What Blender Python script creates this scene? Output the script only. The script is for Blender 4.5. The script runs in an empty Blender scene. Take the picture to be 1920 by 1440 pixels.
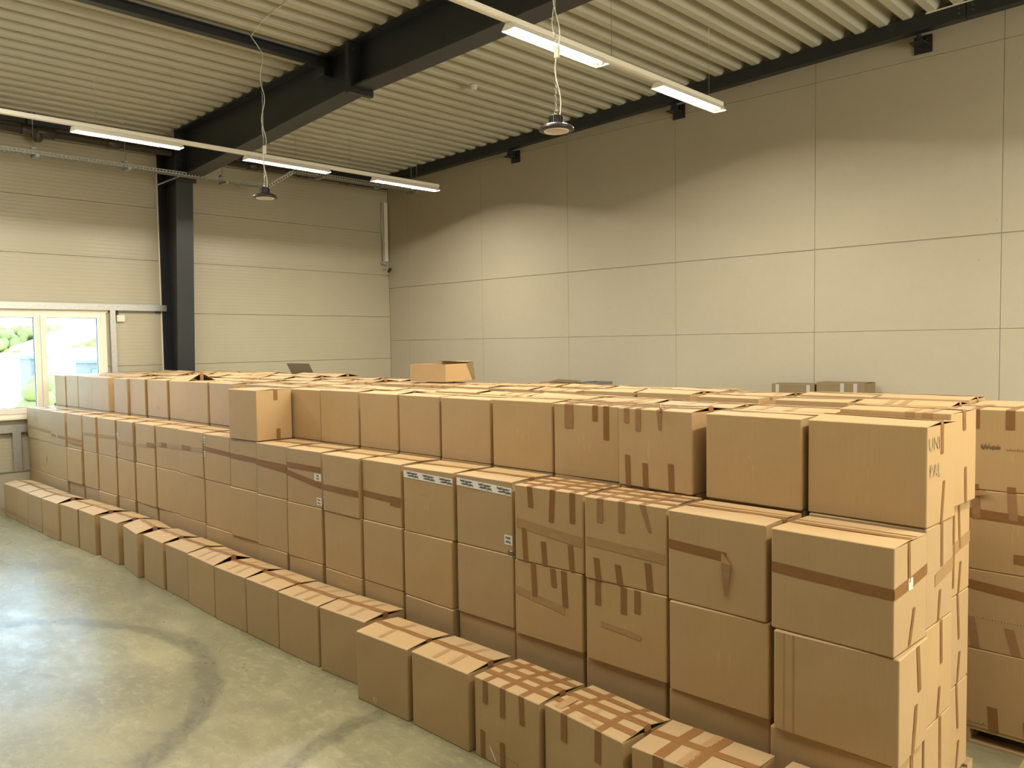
import bpy, math, random
from mathutils import Matrix, Vector
R = math.radians
S = bpy.context.scene
COL = S.collection
rnd = random.Random(7)

# ------------------------------------------------------------ camera, world, lights, exposure
CAM_H = 2.5
yaw, pit, rol, FPX = -0.761722864, -0.0505401088, -0.0142169812, 1525.6777
fw = Vector((math.sin(yaw)*math.cos(pit), math.cos(yaw)*math.cos(pit), math.sin(pit)))
rt = Vector((math.cos(yaw), -math.sin(yaw), 0)); up = rt.cross(fw)
rt2 = math.cos(rol)*rt+math.sin(rol)*up; up2 = -math.sin(rol)*rt+math.cos(rol)*up
cd = bpy.data.cameras.new('camera'); cam = bpy.data.objects.new('camera', cd); COL.objects.link(cam)
M = Matrix((rt2, up2, -fw)).transposed().to_4x4(); M.translation = (0, 0, CAM_H)
cam.matrix_world = M
cd.sensor_width = 36; cd.sensor_fit = 'HORIZONTAL'; cd.lens = FPX/1920*36; cd.clip_end = 500
S.camera = cam

w = bpy.data.worlds.new('sky'); S.world = w; w.use_nodes = True
bg = w.node_tree.nodes['Background']
bg.inputs[0].default_value = (0.44, 0.73, 1.0, 1); bg.inputs[1].default_value = 8.0

def area(name, loc, rot, sx, sy, power, colour, portal=False):
    l = bpy.data.lights.new(name, 'AREA'); l.shape = 'RECTANGLE'; l.size = sx; l.size_y = sy
    l.energy = power; l.color = colour
    if portal: l.cycles.is_portal = True
    o = bpy.data.objects.new(name, l); COL.objects.link(o); o.location = loc; o.rotation_euler = rot
    return o
# added lamp before an assumed, unseen gate on the right (x = 9), unseen roof lamps added to brighten the carton tops
area('assumed_gate_lamp', (8.9, 6.3, 2.35), (0, R(90), 0), 4.4, 5.5, 800, (1.0, 0.93, 0.76))
def roof_z(x): return 6.37+.032*(x+9.5)            # underside of the corrugated deck
FILL_LAMPS = [(-13.0, -9.7, .8, 2.5, 84), (-9.3, 2.0, .8, 2.5, 280), (.5, 4.5, 3.0, 6.15, 90), (.5, 4.5, 6.8, 10.8, 150)]
for (x0, x1, y0, y1, pw) in FILL_LAMPS:
    area('roof_fill_light', ((x0+x1)/2, (y0+y1)/2, roof_z((x0+x1)/2)-.11), (0, R(-1.83), 0), x1-x0, y1-y0, pw, (1.0, 0.94, 0.79))
area('left_window_portal', (-14.86, 2.2, 2.28), (0, R(-90), 0), 1.7, 6.2, 1, (1, 1, 1), portal=True)
LAMP = 92.0                      # watts of light from each fluorescent batten
LAMP_C = (1.0, 0.92, 0.77)

S.view_settings.view_transform = 'Standard'; S.view_settings.look = 'None'
S.view_settings.gamma = 1; S.view_settings.use_curve_mapping = False
S.view_settings.exposure = 0.33
cy = S.cycles
cy.max_bounces = 7; cy.diffuse_bounces = 5; cy.glossy_bounces = 3; cy.transmission_bounces = 4
cy.caustics_reflective = False; cy.caustics_refractive = False
cy.sample_clamp_indirect = 4.0
cy.use_denoising = True

# ------------------------------------------------------------ helpers
def tag(o, label=None, cat=None, group=None, kind=None):
    if label: o['label'] = label
    if cat: o['category'] = cat
    if group: o['group'] = group
    if kind: o['kind'] = kind
    return o
def empty(name, loc, rz=0.0, label=None, cat=None, group=None):
    o = bpy.data.objects.new(name, None); COL.objects.link(o)
    o.location = loc; o.rotation_euler = (0, 0, rz); o.empty_display_size = .1
    return tag(o, label, cat, group)
class MB:
    def __init__(s): s.v = []; s.f = []; s.sm = []
    def quad(s, pts, smooth=False):
        n = len(s.v); s.v += [tuple(p) for p in pts]; s.f.append(tuple(range(n, n+len(pts)))); s.sm.append(smooth)
    def box(s, x0, x1, y0, y1, z0, z1, m=None):
        n = len(s.v)
        P = [(x0,y0,z0),(x1,y0,z0),(x1,y1,z0),(x0,y1,z0),(x0,y0,z1),(x1,y0,z1),(x1,y1,z1),(x0,y1,z1)]
        if m: P = [tuple(m @ Vector(p)) for p in P]
        s.v += P
        for f in ((0,3,2,1),(4,5,6,7),(0,1,5,4),(1,2,6,5),(2,3,7,6),(3,0,4,7)):
            s.f.append(tuple(n+i for i in f)); s.sm.append(False)
        return s
    def prism(s, prof, a, b, axis, smooth=False):
        """closed profile [(p, q)] swept from a to b along axis: 'x' -> (a,p,q), 'y' -> (p,a,q), 'z' -> (p,q,a)"""
        n = len(s.v); k = len(prof)
        for t in (a, b):
            for p, q in prof: s.v.append({'x': (t,p,q), 'y': (p,t,q), 'z': (p,q,t)}[axis])
        for i in range(k):
            j = (i+1) % k; s.f.append((n+i, n+j, n+k+j, n+k+i)); s.sm.append(smooth)
        s.f.append(tuple(n+i for i in reversed(range(k)))); s.f.append(tuple(n+k+i for i in range(k))); s.sm += [False, False]
        return s
    def tube(s, pts, r, seg=8, caps=True):
        pts = [Vector(p) for p in pts]; n0 = len(s.v); m = len(pts)
        ref = Vector((0, 0, 1))
        for i, p in enumerate(pts):
            t = (pts[min(i+1, m-1)]-pts[max(i-1, 0)]).normalized()
            if abs(t.dot(ref)) > .95: a = t.cross(Vector((1, 0, 0))).normalized()
            else: a = t.cross(ref).normalized()
            b = t.cross(a)
            for k in range(seg):
                q = 2*math.pi*k/seg; s.v.append(tuple(p+a*math.cos(q)*r+b*math.sin(q)*r))
        for i in range(m-1):
            for k in range(seg):
                j = (k+1) % seg; o = n0+i*seg
                s.f.append((o+k, o+j, o+seg+j, o+seg+k)); s.sm.append(True)
        if caps:
            s.f.append(tuple(n0+k for k in range(seg))); s.f.append(tuple(n0+(m-1)*seg+k for k in reversed(range(seg)))); s.sm += [False, False]
        return s
    def lathe(s, prof, c=(0, 0, 0), seg=28, smooth=True):
        n = len(s.v); k = len(prof)
        for i in range(seg):
            a = 2*math.pi*i/seg
            for r, z in prof: s.v.append((c[0]+r*math.cos(a), c[1]+r*math.sin(a), c[2]+z))
        for i in range(seg):
            j = (i+1) % seg
            for t in range(k-1):
                s.f.append((n+i*k+t, n+j*k+t, n+j*k+t+1, n+i*k+t+1)); s.sm.append(smooth)
        return s
    def grid(s, rows, smooth=False):
        """rows: list of equally long point lists -> quads"""
        n = len(s.v); k = len(rows[0])
        for r in rows: s.v += [tuple(p) for p in r]
        for i in range(len(rows)-1):
            for j in range(k-1):
                s.f.append((n+i*k+j, n+i*k+j+1, n+(i+1)*k+j+1, n+(i+1)*k+j)); s.sm.append(smooth)
        return s
    def mesh(s, name, mat):
        me = bpy.data.meshes.new(name); me.from_pydata(s.v, [], s.f)
        me.polygons.foreach_set('use_smooth', s.sm)
        if mat: me.materials.append(mat)
        me.update(); return me
    def build(s, name, mat, parent=None, **kw):
        o = bpy.data.objects.new(name, s.mesh(name, mat)); COL.objects.link(o)
        if parent: o.parent = parent
        return tag(o, **kw)
def put(name, me, parent=None, loc=None, rz=0):
    o = bpy.data.objects.new(name, me); COL.objects.link(o)
    if parent: o.parent = parent
    if loc: o.location = loc
    if rz: o.rotation_euler = (0, 0, rz)
    return o

# ------------------------------------------------------------ materials
def srgb(r, g, b):
    f = lambda c: (c/255/12.92) if c <= 10 else ((c/255+.055)/1.055)**2.4
    return (f(r), f(g), f(b), 1)
class NT:
    def __init__(s, name):
        s.m = bpy.data.materials.new(name); s.m.use_nodes = True; s.t = s.m.node_tree
        s.b = s.t.nodes['Principled BSDF']
    def n(s, typ, **kw):
        x = s.t.nodes.new(typ)
        for k, v in kw.items():
            if k in x.inputs.keys(): s.set(x.inputs[k], v)
            else: setattr(x, k, v)
        return x
    def set(s, sock, v):
        if hasattr(v, 'links'): s.t.links.new(v, sock)
        elif hasattr(v, 'outputs'): s.t.links.new(v.outputs[0], sock)
        else: sock.default_value = v
    def math(s, op, a, b=0.0, c=None, clamp=False):
        x = s.t.nodes.new('ShaderNodeMath'); x.operation = op; x.use_clamp = clamp
        s.set(x.inputs[0], a); s.set(x.inputs[1], b)
        if c is not None: s.set(x.inputs[2], c)
        return x.outputs[0]
    def mix(s, fac, a, b, blend='MIX'):
        x = s.t.nodes.new('ShaderNodeMix'); x.data_type = 'RGBA'; x.blend_type = blend
        s.set(x.inputs[0], fac); s.set(x.inputs[6], a); s.set(x.inputs[7], b); return x.outputs[2]
    def coords(s, scale=(1, 1, 1), kind='Object'):
        tc = s.t.nodes.new('ShaderNodeTexCoord'); mp = s.t.nodes.new('ShaderNodeMapping')
        mp.inputs['Scale'].default_value = scale; s.t.links.new(tc.outputs[kind], mp.inputs[0]); return mp.outputs[0]
    def noise(s, scale, detail=3, rough=.55, vec=None, dist=0.0):
        x = s.t.nodes.new('ShaderNodeTexNoise'); x.inputs['Scale'].default_value = scale
        x.inputs['Detail'].default_value = detail; x.inputs['Roughness'].default_value = rough; x.inputs['Distortion'].default_value = dist
        if vec is not None: s.t.links.new(vec, x.inputs['Vector'])
        return x.outputs['Fac']
    def ramp(s, fac, p0, p1):
        x = s.t.nodes.new('ShaderNodeMapRange'); x.inputs[1].default_value = p0; x.inputs[2].default_value = p1
        x.interpolation_type = 'SMOOTHSTEP'; s.set(x.inputs[0], fac); return x.outputs[0]
    def bump(s, h, strength=.3, dist=.01):
        x = s.t.nodes.new('ShaderNodeBump'); x.inputs['Strength'].default_value = strength; x.inputs['Distance'].default_value = dist
        s.set(x.inputs['Height'], h); s.t.links.new(x.outputs[0], s.b.inputs['Normal'])
    def out(s, colour=None, rough=.6, metal=0.0, spec=.5):
        if colour is not None: s.set(s.b.inputs['Base Color'], colour)
        s.set(s.b.inputs['Roughness'], rough); s.b.inputs['Metallic'].default_value = metal
        s.b.inputs['Specular IOR Level'].default_value = spec
        return s.m
def plain(name, c, rough=.6, metal=0.0, spec=.5, var=.08, scale=6.0):
    t = NT(name); n = t.noise(scale, 4, .6, t.coords())
    dark = tuple(x*(1-var) for x in c[:3])+(1,); lite = tuple(min(1, x*(1+var)) for x in c[:3])+(1,)
    return t.out(t.mix(n, dark, lite), rough, metal, spec)

def cardboard(name, base, dark):
    t = NT(name)
    oi = t.n('ShaderNodeObjectInfo')
    fine = t.noise(1, 2, .6, t.coords((190, 190, 5)))
    blot = t.noise(5, 3, .6, t.coords())
    c = t.mix(t.math('MULTIPLY', fine, .5), base, dark)
    c = t.mix(t.math('MULTIPLY', t.ramp(blot, .45, .75), .25), c, dark)
    # rubbed pale streaks in the middle of a panel, different on each carton
    tc = t.n('ShaderNodeTexCoord'); sp = t.n('ShaderNodeSeparateXYZ', Vector=tc.outputs['Object'])
    dx = t.math('POWER', t.math('DIVIDE', sp.outputs[0], .13), 2.0); dz = t.math('POWER', t.math('DIVIDE', t.math('SUBTRACT', sp.outputs[2], .24), .085), 2.0)
    m = t.math('SUBTRACT', 1.0, t.math('ADD', dx, dz), clamp=True)
    seed = t.n('ShaderNodeCombineXYZ', X=t.math('MULTIPLY', oi.outputs['Random'], 40.0), Y=0.0, Z=t.math('MULTIPLY', oi.outputs['Random'], 17.0))
    add = t.n('ShaderNodeVectorMath', operation='ADD'); t.set(add.inputs[0], tc.outputs['Object']); t.set(add.inputs[1], seed)
    mp = t.n('ShaderNodeMapping'); mp.inputs['Scale'].default_value = (70, 8, 9); t.set(mp.inputs[0], add.outputs[0])
    st = t.ramp(t.noise(1, 3, .6, mp.outputs[0]), .56, .72)
    on = t.ramp(oi.outputs['Random'], .3, .6)
    c = t.mix(t.math('MULTIPLY', t.math('MULTIPLY', m, st), t.math('MULTIPLY', on, .38)), c, (min(1, base[0]*1.4), min(1, base[1]*1.45), min(1, base[2]*1.6), 1))
    hv = t.n('ShaderNodeHueSaturation', Hue=.5, Saturation=t.math('MULTIPLY_ADD', oi.outputs['Random'], .06, .97), Value=t.math('MULTIPLY_ADD', oi.outputs['Random'], .09, .955), Fac=1.0, Color=c)
    t.bump(t.noise(1, 2, .6, t.coords((60, 60, 4))), .08, .004)
    return t.out(hv.outputs[0], .62, 0, .35)
M_CARD = cardboard('cardboard', (0.45, 0.307, 0.155, 1), (0.37, 0.242, 0.112, 1))
M_CARD_SHADE = plain('cardboard_shaded', (0.20, 0.15, 0.08, 1), .7, 0, .3)  # cardboard with the shadow by the wall put into its colour
M_FLAP_SHADE = plain('cardboard_shade_grey', (0.15, 0.135, 0.10, 1), .8, 0, .2, .04)  # the grey is painted shade on the lifted flap's underside
M_IN = plain('cardboard_inside', (0.20, 0.13, 0.065, 1), .8, 0, .2)
def tape_mat(name, c, rough, alpha=1.0):
    t = NT(name); wr = t.noise(1, 2, .5, t.coords((22, 22, 22)), .3)
    t.bump(wr, .35, .008)
    m = t.out(t.mix(t.ramp(wr, .3, .8), c, tuple(x*1.08 for x in c[:3])+(1,)), rough, 0, .6)
    t.b.inputs['Alpha'].default_value = alpha
    t.b.inputs['Specular IOR Level'].default_value = .35
    return m
M_TAPE = tape_mat('brown_tape', (0.235, 0.115, 0.042, 1), .32)
M_TAPE_F = tape_mat('thin_tape', (0.36, 0.22, 0.105, 1), .38)
M_TAPE_S = tape_mat('shiny_tape', (0.30, 0.17, 0.085, 1), .12)
M_WHITE_TAPE = plain('white_tape', (0.82, 0.78, 0.74, 1), .35, 0, .5, .04)
M_CLEAR = plain('clear_tape', (0.85, 0.80, 0.70, 1), .15, 0, .8, .15, 40)
M_INK = plain('black_ink', (0.015, 0.015, 0.02, 1), .5)
M_PENCIL = plain('pencil', (0.36, 0.26, 0.15, 1), .7)
M_SMUDGE = plain('dark_smudge', (0.10, 0.07, 0.04, 1), .8)
M_STEEL = plain('black_steel', (0.018, 0.020, 0.022, 1), .42, 0, .5, .2)
M_PIPE = plain('brown_pipe', (0.045, 0.038, 0.026, 1), .4, 0, .5, .15)
M_GALV = plain('galvanised_steel', (0.50, 0.51, 0.49, 1), .38, .75, .5, .2, 25)
M_TRAY = plain('tray_steel', (0.42, 0.42, 0.38, 1), .45, .4, .5, .2, 25)
M_WHITE = plain('white_enamel', (0.80, 0.76, 0.66, 1), .35, 0, .5, .03)
M_PLASTIC = plain('white_plastic', (0.72, 0.68, 0.58, 1), .4, 0, .5, .03)
M_FRAME = plain('window_pvc', (0.80, 0.74, 0.63, 1), .35, 0, .5, .03)
M_GASKET = plain('rubber_gasket', (0.03, 0.03, 0.035, 1), .6)
M_LAMP_BODY = plain('lamp_black', (0.03, 0.028, 0.026, 1), .35, .3, .5, .1)
M_WOOD = None
def wood():
    t = NT('pallet_wood'); n = t.noise(1, 5, .65, t.coords((3, 40, 40)))
    k = t.noise(3, 4, .6, t.coords())
    c = t.mix(n, (0.50, 0.36, 0.19, 1), (0.34, 0.23, 0.12, 1))
    c = t.mix(t.math('MULTIPLY', t.ramp(k, .5, .75), .5), c, (0.22, 0.17, 0.11, 1))
    t.bump(n, .3, .004); return t.out(c, .75, 0, .25)
M_WOOD = wood()
def deck_mat():
    t = NT('deck_paint'); n = t.noise(1.2, 4, .6, t.coords())
    d = t.noise(1, 3, .6, t.coords((30, 1.2, 30)))
    c = t.mix(n, (0.46, 0.44, 0.355, 1), (0.55, 0.53, 0.43, 1))
    c = t.mix(t.math('MULTIPLY', t.ramp(d, .55, .8), .25), c, (0.36, 0.335, 0.26, 1))
    return t.out(c, .45, 0, .45)
M_DECK = deck_mat()
def panel_mat():
    t = NT('sandwich_panel'); tc = t.n('ShaderNodeTexCoord'); sp = t.n('ShaderNodeSeparateXYZ', Vector=tc.outputs['Object'])
    wv = t.math('SINE', t.math('MULTIPLY', sp.outputs[2], 2*math.pi/.062))
    t.bump(t.math('POWER', t.math('MULTIPLY_ADD', wv, .5, .5), 6.0), .25, .004)
    n = t.noise(1.5, 3, .6, t.coords())
    return t.out(t.mix(n, (0.40, 0.365, 0.27, 1), (0.44, 0.405, 0.30, 1)), t.math('MULTIPLY_ADD', n, .1, .28), 0, .5)
M_PANEL = panel_mat()
def concrete_mat():
    t = NT('precast_concrete'); n = t.noise(.8, 5, .6, t.coords()); f = t.noise(9, 4, .65, t.coords())
    v = t.n('ShaderNodeTexVoronoi', feature='DISTANCE_TO_EDGE'); v = t.n('ShaderNodeTexVoronoi'); v.inputs['Scale'].default_value = 3.2
    t.set(v.inputs['Vector'], t.coords((1, .02, 1)))
    pit = t.math('LESS_THAN', v.outputs['Distance'], .035)
    c = t.mix(n, (0.395, 0.352, 0.267, 1), (0.445, 0.402, 0.312, 1))
    c = t.mix(t.math('MULTIPLY', t.ramp(f, .4, .8), .12), c, (0.33, 0.29, 0.21, 1))
    c = t.mix(t.math('MULTIPLY', pit, .5), c, (0.30, 0.26, 0.20, 1))
    t.bump(f, .08, .01)
    return t.out(c, .8, 0, .25)
M_CONC = concrete_mat()
def floor_mat():
    t = NT('polished_concrete')
    tc = t.n('ShaderNodeTexCoord'); sp = t.n('ShaderNodeSeparateXYZ', Vector=tc.outputs['Object'])
    x, y = sp.outputs[0], sp.outputs[1]
    big = t.noise(.6, 4, .55, t.coords((1, 1.3, 1)), .4); mid = t.noise(2.4, 7, .62, t.coords((.8, 1.5, 1)), .5); fine = t.noise(11, 6, .72, t.coords((1, 1.6, 1)), .5); spk = t.noise(38, 3, .6, t.coords())
    c = t.mix(t.ramp(big, .3, .7), (0.19, 0.173, 0.098, 1), (0.30, 0.276, 0.165, 1))
    c = t.mix(t.math('MULTIPLY', t.ramp(mid, .38, .66), .62), c, (0.16, 0.147, 0.088, 1))
    c = t.mix(t.math('MULTIPLY', t.ramp(fine, .46, .70), .55), c, (0.37, 0.345, 0.22, 1))
    c = t.mix(t.math('MULTIPLY', t.ramp(spk, .60, .72), .45), c, (0.12, 0.11, 0.072, 1))
    wob = t.math('MULTIPLY_ADD', mid, .30, -.15)
    def arc(cx, cy, rad, wd, lo, hi, amt, c):
        d = t.math('SQRT', t.math('ADD', t.math('POWER', t.math('SUBTRACT', x, cx), 2.0), t.math('POWER', t.math('SUBTRACT', y, cy), 2.0)))
        e = t.math('ABSOLUTE', t.math('ADD', t.math('SUBTRACT', d, rad), wob))
        mk = t.math('SUBTRACT', 1.0, t.ramp(e, wd*.4, wd)); mk = t.math('MULTIPLY', mk, t.ramp(y, lo, lo+.5)); mk = t.math('MULTIPLY', mk, t.math('SUBTRACT', 1.0, t.ramp(y, hi-.3, hi)))
        mk = t.math('MULTIPLY', mk, t.math('MULTIPLY_ADD', t.ramp(fine, .35, .65), .75, .25))
        return t.mix(t.math('MULTIPLY', mk, amt), c, (0.085, 0.082, 0.055, 1))
    c = arc(-6.72, .9, 2.06, .12, 1.0, 5, .78, c)
    c = arc(-3.15, 3.1, 1.24, .10, 1.5, 3.5, .8, c)
    c = arc(-8.3, -1.2, 4.6, .2, 1.0, 5, .25, c)
    # yellow marking near the pallets on the right
    ym = t.math('MULTIPLY', t.math('LESS_THAN', t.math('ABSOLUTE', t.math('SUBTRACT', x, -1.02)), .05), t.math('GREATER_THAN', y, 4.3))
    c = t.mix(t.math('MULTIPLY', ym, t.math('MULTIPLY', t.ramp(mid, .3, .6), .75)), c, (0.62, 0.52, 0.14, 1))
    t.bump(t.math('ADD', t.math('MULTIPLY', big, .6), t.math('MULTIPLY', mid, .1)), .06, .02)
    return t.out(c, t.math('MULTIPLY_ADD', mid, .26, .16), 0, .35)
M_FLOOR = floor_mat()
def glow(name, c, s):
    t = NT(name); t.b.inputs['Emission Color'].default_value = c+(1,); t.b.inputs['Emission Strength'].default_value = s; t.m.cycles.emission_sampling = 'NONE'
    return t.out((.8, .8, .8, 1), .5)
M_TUBE = glow('lit_tube', LAMP_C, 6.0)
def glass():
    t = NT('window_glass'); tr = t.n('ShaderNodeBsdfTransparent'); gl = t.n('ShaderNodeBsdfGlossy', Roughness=.02)
    mx = t.n('ShaderNodeMixShader'); mx.inputs[0].default_value = .05; t.set(mx.inputs[1], tr.outputs[0]); t.set(mx.inputs[2], gl.outputs[0])
    t.t.links.new(mx.outputs[0], t.t.nodes['Material Output'].inputs[0]); return t.m
M_GLASS = glass()
M_LENS = plain('lamp_lens', (0.52, 0.44, 0.36, 1), .2, 0, .6, .35, 60)

# ------------------------------------------------------------ the hall
XL, XR, YB, YF = -14.7, 9.0, 11.45, -7.0

MB().box(XL-.3, XR+.3, YF-.3, YB+.3, -.15, 0).build('floor', M_FLOOR, label='polished greenish grey concrete hall floor', kind='structure')

mb = MB(); prof = []; x = XL-.3; P = .298                  # corrugated deck: ribs run along y
while x < XR+.3:
    prof += [(x, 0), (x+.10, 0), (x+.138, .145), (x+.26, .145)]; x += P
top = [(a, roof_z(a)+b) for a, b in prof]
rows = [[(a, YF-.3, z) for a, z in top], [(a, YB+.3, z) for a, z in top]]
mb.grid(rows); mb.grid([[(a, YF-.3, z+.2) for a, z in (top[0], top[-1])], [(a, YB+.3, z+.2) for a, z in (top[0], top[-1])]])
mb.build('ceiling', M_DECK, label='corrugated off-white metal roof deck', kind='structure')

for k, (X0, X1, Y0, Y1, pw) in enumerate(FILL_LAMPS):  # white frames dressing the added roof lamps
    x = (X0+X1)/2; hx, hy = (X1-X0)/2+.05, (Y1-Y0)/2+.05
    sk = tag(empty('roof_fill', (x, (Y0+Y1)/2, roof_z(x)-.06), 0, ('short skylight strip added out of view before the stacks, window side', 'long skylight strip added out of view before the stacks, right side', 'wide skylight added out of view beyond the stacks, before the roof beam', 'wide skylight added out of view beyond the stacks, wall side of the roof beam')[k], 'roof_fill')); sk.rotation_euler = (0, R(-1.83), 0)
    for (x0, x1, y0, y1) in ((-hx, hx, hy-.05, hy), (-hx, hx, -hy, -hy+.05), (-hx, -hx+.05, -hy+.05, hy-.05), (hx-.05, hx, -hy+.05, hy-.05)): MB().box(x0, x1, y0, y1, -.055, .055).build('fill_frame', M_WHITE, sk)
# wall_back: precast concrete panels, joints at the measured places
wb = empty('wall_back', (0, YB+.02, 0)); tag(wb, 'pale precast concrete wall behind the cartons', kind='structure')
MB().box(XL-.3, XR+.3, .0, .25, 0, 7.2).build('backing', M_CONC, wb)
xs = [XL, -14.02, -11.71, -9.48, -7.22, -4.92, -2.58, -.27, 2.04, 4.35, 6.66, XR]
zs = [(0, 2.59), (2.59, 3.766), (3.766, 6.10), (6.10, 7.2)]
def cham(mb, a0, a1, z0, z1, y, d, g, axis):
    """flat slab with a chamfered rim, front at y (towards -y) or x"""
    o = [(a0, z0), (a1, z0), (a1, z1), (a0, z1)]; i = [(a0+g, z0+g), (a1-g, z0+g), (a1-g, z1-g), (a0+g, z1-g)]
    f = (lambda p, q: (p[0], q, p[1])) if axis == 'y' else (lambda p, q: (q, p[0], p[1]))
    n = len(mb.v)
    mb.v += [f(p, y+d) for p in o]+[f(p, y) for p in i]
    fl = [(n+4, n+5, n+6, n+7)]+[(n+k, n+(k+1) % 4, n+4+(k+1) % 4, n+4+k) for k in range(4)]
    mb.f += fl; mb.sm += [False]*5
    return mb
for i in range(len(xs)-1):
    for j, (z0, z1) in enumerate(zs):
        g = .002
        mb = cham(MB(), xs[i]+.001, xs[i+1]-.001, z0+.001, z1-(.001 if j != 1 else .012), -.016, .016, g, 'y')
        mb.build('concrete_panel', M_CONC, wb)
# wall_left: horizontal sandwich panels, window hole y < 5.33, 1.42 < z < 3.13
wl = empty('wall_left', (XL, 0, 0)); tag(wl, 'cream horizontal sandwich panel wall with window band', kind='structure')
WY0, WY1, WZ0, WZ1 = -1.0, 5.33, 1.42, 3.13
for (y0, y1, z0, z1) in ((YF, YB+.3, 0, WZ0), (YF, YB+.3, WZ1, 7.0), (WY1, YB+.3, WZ0, WZ1), (YF, WY0, WZ0, WZ1)):
    MB().box(-.16, -.025, y0, y1, z0, z1).build('backing', M_PANEL, wl)
zj = [.56, 1.262, 2.195, 3.124, 4.056, 4.985, 5.915, 6.9]
for (z0, z1) in zip(zj[:-1], zj[1:]):
    for (y0, y1) in ((YF, 6.42), (6.42, YB)):
        segs = [(y0, y1)]
        za, zb = z0, z1
        if y0 == YF and z0 < 3.0 and z1 > WZ0:
            segs = [(WY1, y1), (YF, WY0)]
            if z0 < WZ0: cham(MB(), WY0, WY1, z0+.003, WZ0, 0, -.025, .004, 'x').build('wall_panel', M_PANEL, wl)
        for (a, b) in segs:
            cham(MB(), a, b, z0+.002, z1-.002, 0, -.025, .002, 'x').build('wall_panel', M_PANEL, wl)
MB().box(-.02, .06, YF, YB, 0, .56).build('plinth', M_CONC, wl)
# the two walls out of view, one with an assumed gate of opaque panels
wr = empty('wall_right', (XR, 0, 0)); tag(wr, 'wall with an assumed gate, out of view', kind='structure')
for (y0, y1, z0, z1) in ((YF, 3.5, 0, 7.2), (9.1, YB, 0, 7.2), (3.5, 9.1, 4.6, 7.2)): MB().box(0, .2, y0, y1, z0, z1).build('wall_panel', M_PANEL, wr)
for k in range(6): MB().box(.02, .08, 3.5, 9.1, k*.767+.005, (k+1)*.767-.005).build('assumed_gate_panel', M_WHITE, wr)  # opaque panels of the assumed gate; the lamp before them gives its light
wf = empty('wall_front', (0, YF, 0)); tag(wf, 'wall behind the viewer', kind='structure')
MB().box(XL, XR, -.2, 0, 0, 7.2).build('wall_panel', M_PANEL, wf)

# window band of the left wall, its out-of-view sashes assumed
wn = empty('window_1', (XL, 0, 0)); tag(wn, 'cream framed window band with tilting sashes', kind='structure')
f = MB()
f.box(-.10, .02, WY0, WY1, WZ1-.06, WZ1); f.box(-.10, .02, WY0, WY1, WZ0, WZ0+.06); f.box(-.10, .02, WY1-.06, WY1, WZ0+.06, WZ1-.06); f.box(-.10, .02, WY0, WY0+.06, WZ0+.06, WZ1-.06)
f.build('frame', M_FRAME, wn)
MB().box(-.06, .07, WY0-.02, WY1+.03, WZ0-.03, WZ0).build('sill', M_FRAME, wn)
MB().box(.021, .028, WY0, WY1+.03, WZ1-.012, WZ1+.03).build('frame_trim', M_FRAME, wn)
ye = WY1-.055
edges = []
while ye > WY0+.3:
    edges.append((ye-.965, ye-.005)); ye -= .97
for (a, b) in edges:
    z0, z1 = WZ0+.065, WZ1-.065
    s = MB(); q = .082
    s.box(-.05, .035, a, b, z1-q*.55, z1); s.box(-.05, .035, a, b, z0, z0+q); s.box(-.05, .035, a, a+q, z0+q, z1-q*.55); s.box(-.05, .035, b-q, b, z0+q, z1-q*.55)
    so = s.build('sash', M_FRAME, wn)
    g = MB(); e = .008; ya, yb, za, zb = a+q, b-q, z0+q, z1-q*.55
    g.box(-.02, -.005, ya, ya+e, za, zb); g.box(-.02, -.005, yb-e, yb, za, zb); g.box(-.02, -.005, ya+e, yb-e, za, za+e); g.box(-.02, -.005, ya+e, yb-e, zb-e, zb)
    g.build('gasket', M_GASKET, so)
    MB().box(-.016, -.010, ya+.002, yb-.002, za+.002, zb-.002).build('pane', M_GLASS, so)
    MB().box(.035, .05, b-.03, b-.015, z1-.16, z1-.03).build('hinge', M_FRAME, so)

# ------------------------------------------------------------ outside the window
def on_x(X, px, py):
    d = M.to_3x3() @ Vector(((px-960)/FPX, -(py-720)/FPX, -1)); t = (X-0)/d.x
    return Vector((0, 0, CAM_H))+d*t
MB().box(-160, -15.2, -90, 150, -.4, -.2).build('ground', plain('pale_yard', (0.72, 0.66, 0.46, 1), .8), label='pale sunlit yard outside the window', kind='structure')
M_ROOF = plain('pale_roof', (0.80, 0.80, 0.80, 1), .6); M_HW = plain('house_wall', (0.78, 0.79, 0.82, 1), .8); M_HD = plain('house_dark', (0.16, 0.17, 0.20, 1), .5)
e = on_x(-52, 110, 652); rg = on_x(-52, 232, 606)
hs = empty('house', (-52, e.y, -.2), 0, 'low white house with a shallow pale roof beyond the yard', 'building')
he, hr, hw = e.z+.2, rg.z+.2, rg.y-e.y
MB().box(-9, 0, .5, 2*hw-.5, 0, he).build('wall', M_HW, hs)
MB().prism([(0, he-.12), (0, he+.08), (hw, hr), (2*hw, he+.08), (2*hw, he-.12), (hw, hr-.2)], .7, -9.6, 'x').build('roof', M_ROOF, hs)
for y0 in (1.0, 3.2, 5.4): MB().box(-.05, .04, y0, y0+.9, .5, 1.5).build('window', M_HD, hs)
ba, bb = on_x(-64, -120, 661), on_x(-64, 74, 661)
hb2 = empty('barn', (-64, ba.y, -.2), 0, 'long low white barn beyond the yard, below the trees', 'building')
MB().box(-6, 0, 0, bb.y-ba.y, 0, bb.z-.3).build('wall', M_HW, hb2); MB().prism([(-6.4, bb.z-.3), (.4, bb.z-.3), (.4, bb.z-.15), (-3, bb.z+.2), (-6.4, bb.z-.15)], -.3, bb.y-ba.y+.1, 'y').build('roof', M_ROOF, hb2)
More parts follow.
